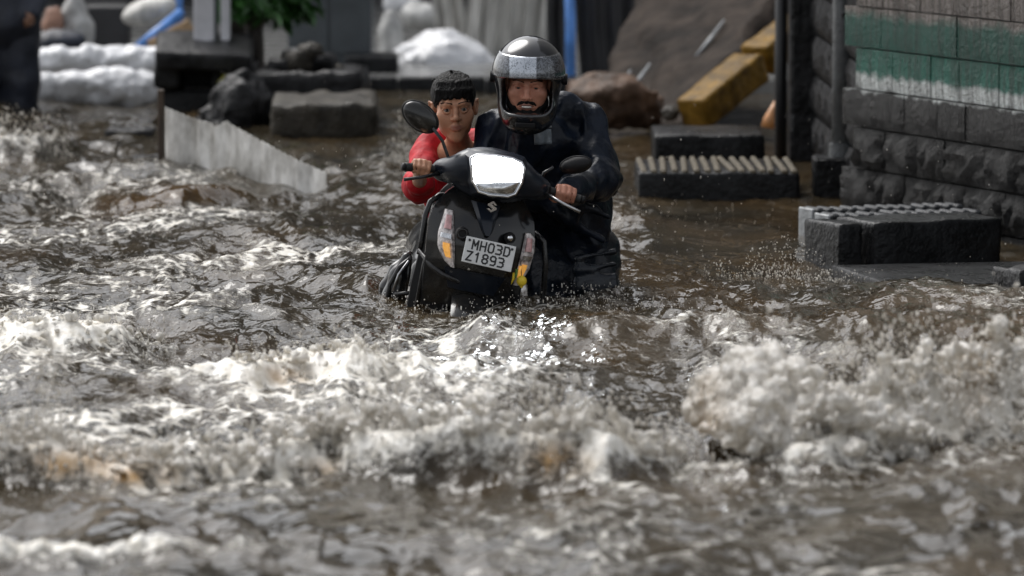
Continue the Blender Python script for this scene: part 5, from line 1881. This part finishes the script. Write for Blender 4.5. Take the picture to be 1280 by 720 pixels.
def onto(o, root, quad, name, m, off=.006, n=6):
    """a cloth patch laid on a garment; quad = four photo points"""
    rows = []
    for j in range(n + 1):
        v = j / n
        row = []
        for i in range(n + 1):
            u = i / n
            a = np.array(quad[0]) * (1 - u) + np.array(quad[1]) * u; c = np.array(quad[3]) * (1 - u) + np.array(quad[2]) * u
            p = a * (1 - v) + c * v
            h_, nn = hit(o, root, float(p[0]), float(p[1]))
            row.append(h_ + Vector((0, -off, 0)) - root.location)
        rows.append(row)
    return MB().grid(rows, thick=(0, off * .8, 0)).build(name, m, root, smooth=True)


onto(coat, man, [(667, 162), (689, 161), (690, 180), (668, 181)], 'chest_flap', M_TAPE)
onto(coat, man, [(662, 157), (690, 157), (690, 159.3), (662, 159.3)], 'reflective_strip', M_PALE, .005, 4)

# helmet
f = Field(tuple(hC + Vector((-.2, -.24, -.26))), tuple(hC + Vector((.2, .24, .24))), .0045)
HT = lambda p: tuple(hC + hM @ Vector(p))
f.ell(HT((0, .018, .040)), (.136, .160, .143), hM, 0)
f.ell(HT((0, -.016, -.075)), (.116, .152, .130), hM, .03)
f.ell(HT((0, .018, .038)), (.100, .134, .120), hM, .0, True)
f.ell(HT((0, .005, -.080)), (.088, .122, .17), hM, .02, True)
f.rbox(HT((0, -.16, -.020)), (.062, .09, .036), .032, hM, .012, True)
f.rbox(HT((0, .02, -.245)), (.2, .3, .05), .005, hM, .01, True)
me = f.mesh('helmet'); me.transform(Matrix.Translation(-man.location)); helmet = link('helmet', me, M_HELM, man)
b = MB(); rows = []
for el in np.linspace(R(-3), R(36), 12):
    row = []
    for az in np.linspace(R(-82), R(82), 36):
        dip = R(7) * math.cos(az * 1.1) ** 2 * (1 - (el - R(-3)) / R(39))
        e2 = el + dip
        row.append(Vector(HT((.143 * math.sin(az) * math.cos(e2), .018 - .167 * math.cos(az) * math.cos(e2), .040 + .150 * math.sin(e2)))) - man.location)
    rows.append(row)
vis = b.grid(rows, thick=(0, .004, 0)).build('visor', M_VISOR, helmet, smooth=True)
# give the print its own centred coordinates
vc = Vector(HT((0, .018, .04))) - man.location
vis.data.transform(Matrix.Translation(-vc)); vis.location = vc
for s in (-1, 1):
    b = MB(); c_ = Vector(HT((s * .140, .02, .02))) - man.location; b.tube([c_ - hM @ Vector((s * .008, 0, 0)), c_ + hM @ Vector((s * .008, 0, 0))], .022, 16); b.build('visor_hinge', M_PLASTIC, helmet, smooth=False)
b = MB(); b.box(Vector(HT((0, -.163, -.128))) - man.location, (.075, .008, .018), rot=hM, bev=.003); b.build('chin_vent', M_PLASTIC, helmet)
f = Field(tuple(hC + Vector((-.12, -.18, -.2))), tuple(hC + Vector((.12, .1, .03))), .0038)
for sx in (-1, 1):
    f.path([T((sx * .064, -.015, -.020)), T((sx * .055, -.042, -.062)), T((sx * .030, -.070, -.098))], [.010, .017, .021], .02)
    f.path([T((0, -.0920, -.049)), T((sx * .020, -.0850, -.052)), T((sx * .042, -.064, -.068))], [.0062, .0060, .013], .010)
f.path([T((-.03, -.068, -.098)), T((0, -.079, -.098)), T((.03, -.068, -.098))], [.020, .0215, .020], .01)
f.path([T((-.012, -.0865, -.080)), T((.012, -.0865, -.080))], [.008, .008], .008)
f.band(lambda p: .0025 * n3(p[0] * 160, p[1] * 160, p[2] * 90), .02)
clothe(f, man, 'lower_face_dark', M_HAIR)  # dark hair-toned mass around mouth and chin
# ---- boy in red
boy = empty('person', (P(572, 372, 22.4).x, 22.4, FL))
tag(boy, 'boy with short wet black hair and a red shirt holding the handlebar', 'person')
bM = Euler((R(4), R(-3), R(4))).to_matrix(); bC = P(567.5, 134, 22.06); bs = 1.05
nb = P(576, 190, 22.28)
hcL = SM @ GL
wl = Vector(hcL) + (-gfw * .062 + gup * .010) * .88
TB = head_prims(None, bC, bM, bs)


def boy_prims(f):
    head_prims(f, bC, bM, bs, None, False, .84)
    f.cap(TB((0, .02, -.06)), tuple(nb), .044, .046, .03)
    f.cap(V3(574, 200, 22.32), V3(580, 300, 22.42), .095, .09, .05)
    f.cap(V3(536, 188, 22.3), V3(606, 186, 22.34), .04, .04, .04)
    f.ell(V3(570, 196, 22.24), (.075, .05, .06), k=.05)
    fist(f, hcL, gdir, gfw, gup, .88, thumb=1)
    f.path([V3(532, 190, 22.28), V3(524, 236, 22.06), tuple(wl)], [.036, .032, .022], .02)
    f.path([V3(604, 190, 22.32), V3(606, 245, 22.25), V3(570, 268, 22.0)], [.036, .032, .022], .02)
    f.ell(V3(566, 269, 21.97), (.035, .045, .022), k=.02)
    for px_ in (562, 596):
        g0 = P(px_ - 8, 380, 22.3)
        f.path([V3(px_, 320, 22.42), tuple(g0), (g0.x, 22.4, FL + .05)], [.07, .05, .036], .03)
        f.cap((g0.x, 22.42, FL + .04), (g0.x, 22.24, FL + .025), .035, .024, .02)


finish_body(boy_prims, (-.50, 21.18, FL), (.02, 22.62, 1.02), .0056, bC, bC.z - .150, boy, 'body', M_SKINB, TB, bs)
eyes(boy, TB, bM, bs, 1.0)
f = Field(tuple(bC + Vector((-.14, -.16, -.12))), tuple(bC + Vector((.14, .17, .2))), .0028)
BT = lambda p: tuple(bC + bM @ (Vector(p) * bs))
f.ell(BT((0, .020, .046)), (.083 * bs, .104 * bs, .088 * bs), bM, 0)
f.rbox(BT((.0, -.115, -.045)), (.058 * bs, .06 * bs, .072 * bs), .018, bM, .012, True)
f.rbox(BT((0, 0, -.10)), (.2, .06, .055), .02, bM, .01, True)
for sx in (-1, 1): f.ell(BT((sx * .083, .012, -.006)), (.02, .026, .034), bM, .006, True)
gh = np.random.default_rng(4)
for x0 in np.linspace(-.064, .064, 21):
    x1 = x0 - .010 + gh.normal() * .004
    zb = .036 + .014 * math.exp(-((x0 - .012) / .025) ** 2) - .020 * (abs(x0) > .052) + gh.normal() * .0035
    f.path([BT((x0 * .75, -.034, .112)), BT((x0 * .9, -.060 + abs(x0) * .2, .096)), BT((x0 * .97, -.077 + abs(x0) * .25, .070)), BT((x1, -.087 + abs(x0) * .35, zb))], [.003, .0062, .0066, .0016], .010)
for i in range(26):
    an = gh.uniform(0, 6.28); el = gh.uniform(.75, 1.45)
    d0 = Vector((math.cos(an) * math.cos(el), math.sin(an) * math.cos(el), math.sin(el)))
    if d0.y < -.5: continue
    p0 = Vector((d0.x * .080, .020 + d0.y * .100, .046 + d0.z * .085)); t0_ = Vector((d0.x, d0.y + .2, -.5)) * .03
    f.path([BT(p0 - d0 * .003), BT(p0 + t0_ * .5 + d0 * .003), BT(p0 + t0_ + d0 * .004)], [.006, .0045, .001], .005)
f.path([BT((.0, .0, .13)), BT((-.006, -.01, .137)), BT((-.012, -.012, .139))], [.005, .003, .0012], .004)
f.band(lambda p: .0024 * (np.abs(n3(p[0] * 110, p[1] * 45, p[2] * 22)) * 2 - .7 + n3(p[0] * 190, p[1] * 80, p[2] * 40) * .6), .02)
clothe(f, boy, 'hair', M_HAIR)
# shirt
f = Field((-.52, 21.6, -.1), (.06, 22.65, .82), .0065)
f.ell(V3(570, 222, 22.34), (.150, .112, .17), k=.04); f.ell(V3(578, 285, 22.42), (.140, .115, .2), k=.05)
f.cap(V3(537, 186, 22.3), V3(606, 182, 22.36), .058, .058, .04)
f.path([V3(534, 186, 22.3), V3(525, 233, 22.08), tuple(P(525, 228, 21.9))], [.060, .056, .046], .03)
f.path([V3(604, 186, 22.33), V3(606, 238, 22.25)], [.058, .052], .03)
f.cap(V3(585, 172, 22.36), V3(596, 172, 22.34), .045, .04, .03)
f.cap(V3(552, 176, 22.30), V3(548, 172, 22.34), .04, .03, .03)
f.ell(V3(571, 178, 22.16), (.060, .14, .060), k=.012, sub=True)
f.ell(V3(573, 198, 22.20), (.030, .06, .045), k=.012, sub=True)
f.band(creases(.014, 5.0, (9, 9, 6)), .035)
clothe(f, boy, 'shirt', M_SHIRT)
f = Field((-.5, 21.9, FL), (.05, 22.7, .35), .009)
for px_ in (562, 596):
    g0 = P(px_ - 8, 380, 22.3)
    f.path([V3(px_, 315, 22.42), tuple(g0)], [.10, .075], .04)
f.band(creases(.008, 6.0), .03)
clothe(f, boy, 'shorts', M_SHIRTD)

# ---- passer-by at the left edge, cut off by the picture
px0 = P(8, 140, 33.9)
pas = empty('person', (px0.x, 33.9, FL + .2))
tag(pas, 'person in dark navy clothing standing at the left edge of the flood', 'person')
bx, by, bz = px0.x, 33.9, FL + .2
pM = Euler((0, 0, R(40))).to_matrix()
pC = Vector((bx, by - .02, bz + 1.55))
TP = head_prims(None, pC, pM, 1.0)


def pas_prims(f):
    head_prims(f, pC, pM, 1.0, (bx, by + .03, bz + 1.36))
    f.cap((bx, by + .03, bz + 1.3), (bx, by, bz + .9), .12, .11, .05); f.cap((bx - .15, by, bz + 1.32), (bx + .15, by, bz + 1.32), .05, .05, .04)
    for s in (-1, 1):
        f.path([(bx + s * .18, by, bz + 1.3), (bx + s * .21, by + .02, bz + 1.02), (bx + s * .17, by - .14, bz + .85)], [.045, .038, .026], .02)
        hp_ = Vector((bx + s * .165, by - .19, bz + .82))
        f.ell(hp_, (.024, .042, .04), k=.02)
        for i in range(4): f.path([tuple(hp_ + Vector((0, -.03, .025 - .017 * i))), tuple(hp_ + Vector((-s * .012, -.062, .018 - .017 * i))), tuple(hp_ + Vector((-s * .028, -.078, .010 - .015 * i)))], [.009, .0085, .007], .003)
        f.path([tuple(hp_ + Vector((-s * .01, -.01, .03))), tuple(hp_ + Vector((-s * .028, -.035, .045)))], [.012, .008], .006)
        f.path([(bx + s * .09, by, bz + .85), (bx + s * .1, by - .02, bz + .45), (bx + s * .1, by + .02, bz + .06)], [.085, .055, .04], .03)
        f.cap((bx + s * .1, by + .03, bz + .045), (bx + s * .11, by - .15, bz + .03), .04, .028, .02)


finish_body(pas_prims, (bx - .5, by - .4, bz), (bx + .5, by + .4, bz + 1.75), .012, pC, pC.z - .15, pas, 'body', M_SKINP, TP, 1.0, .005)
eyes(pas, TP, pM, 1.0)
f = Field((bx - .55, by - .45, bz + .45), (bx + .55, by + .45, bz + 1.55), .011)
f.ell((bx, by + .02, bz + 1.12), (.22, .16, .30), k=.05); f.ell((bx + .01, by, bz + .82), (.21, .17, .22), k=.06)
f.cap((bx - .16, by, bz + 1.32), (bx + .16, by, bz + 1.32), .075, .075, .05)
for s in (-1, 1): f.path([(bx + s * .19, by, bz + 1.3), (bx + s * .225, by + .02, bz + 1.02), (bx + s * .175, by - .14, bz + .86)], [.075, .066, .05], .04)
f.band(creases(.018, 4.0), .05)
clothe(f, pas, 'jacket', M_DENIM)
f = Field((bx - .4, by - .35, bz), (bx + .4, by + .35, bz + 1.0), .011)
for s in (-1, 1): f.path([(bx + s * .08, by, bz + .8), (bx + s * .1, by - .02, bz + .45), (bx + s * .1, by + .02, bz + .1)], [.13, .10, .085], .04)
f.band(creases(.014, 8.0), .05)
clothe(f, pas, 'trousers', M_DENIM)
f = Field((bx - .15, by - .2, bz + 1.45), (bx + .15, by + .2, bz + 1.75), .008)
f.ell((bx, by + .005, bz + 1.60), (.083, .10, .085), pM, 0)
f.rbox(tuple(Vector((bx, by, bz + 1.50)) + pM @ Vector((0, -.12, 0))), (.06, .06, .07), .015, pM, .01, True)
clothe(f, pas, 'hair', M_HAIR)
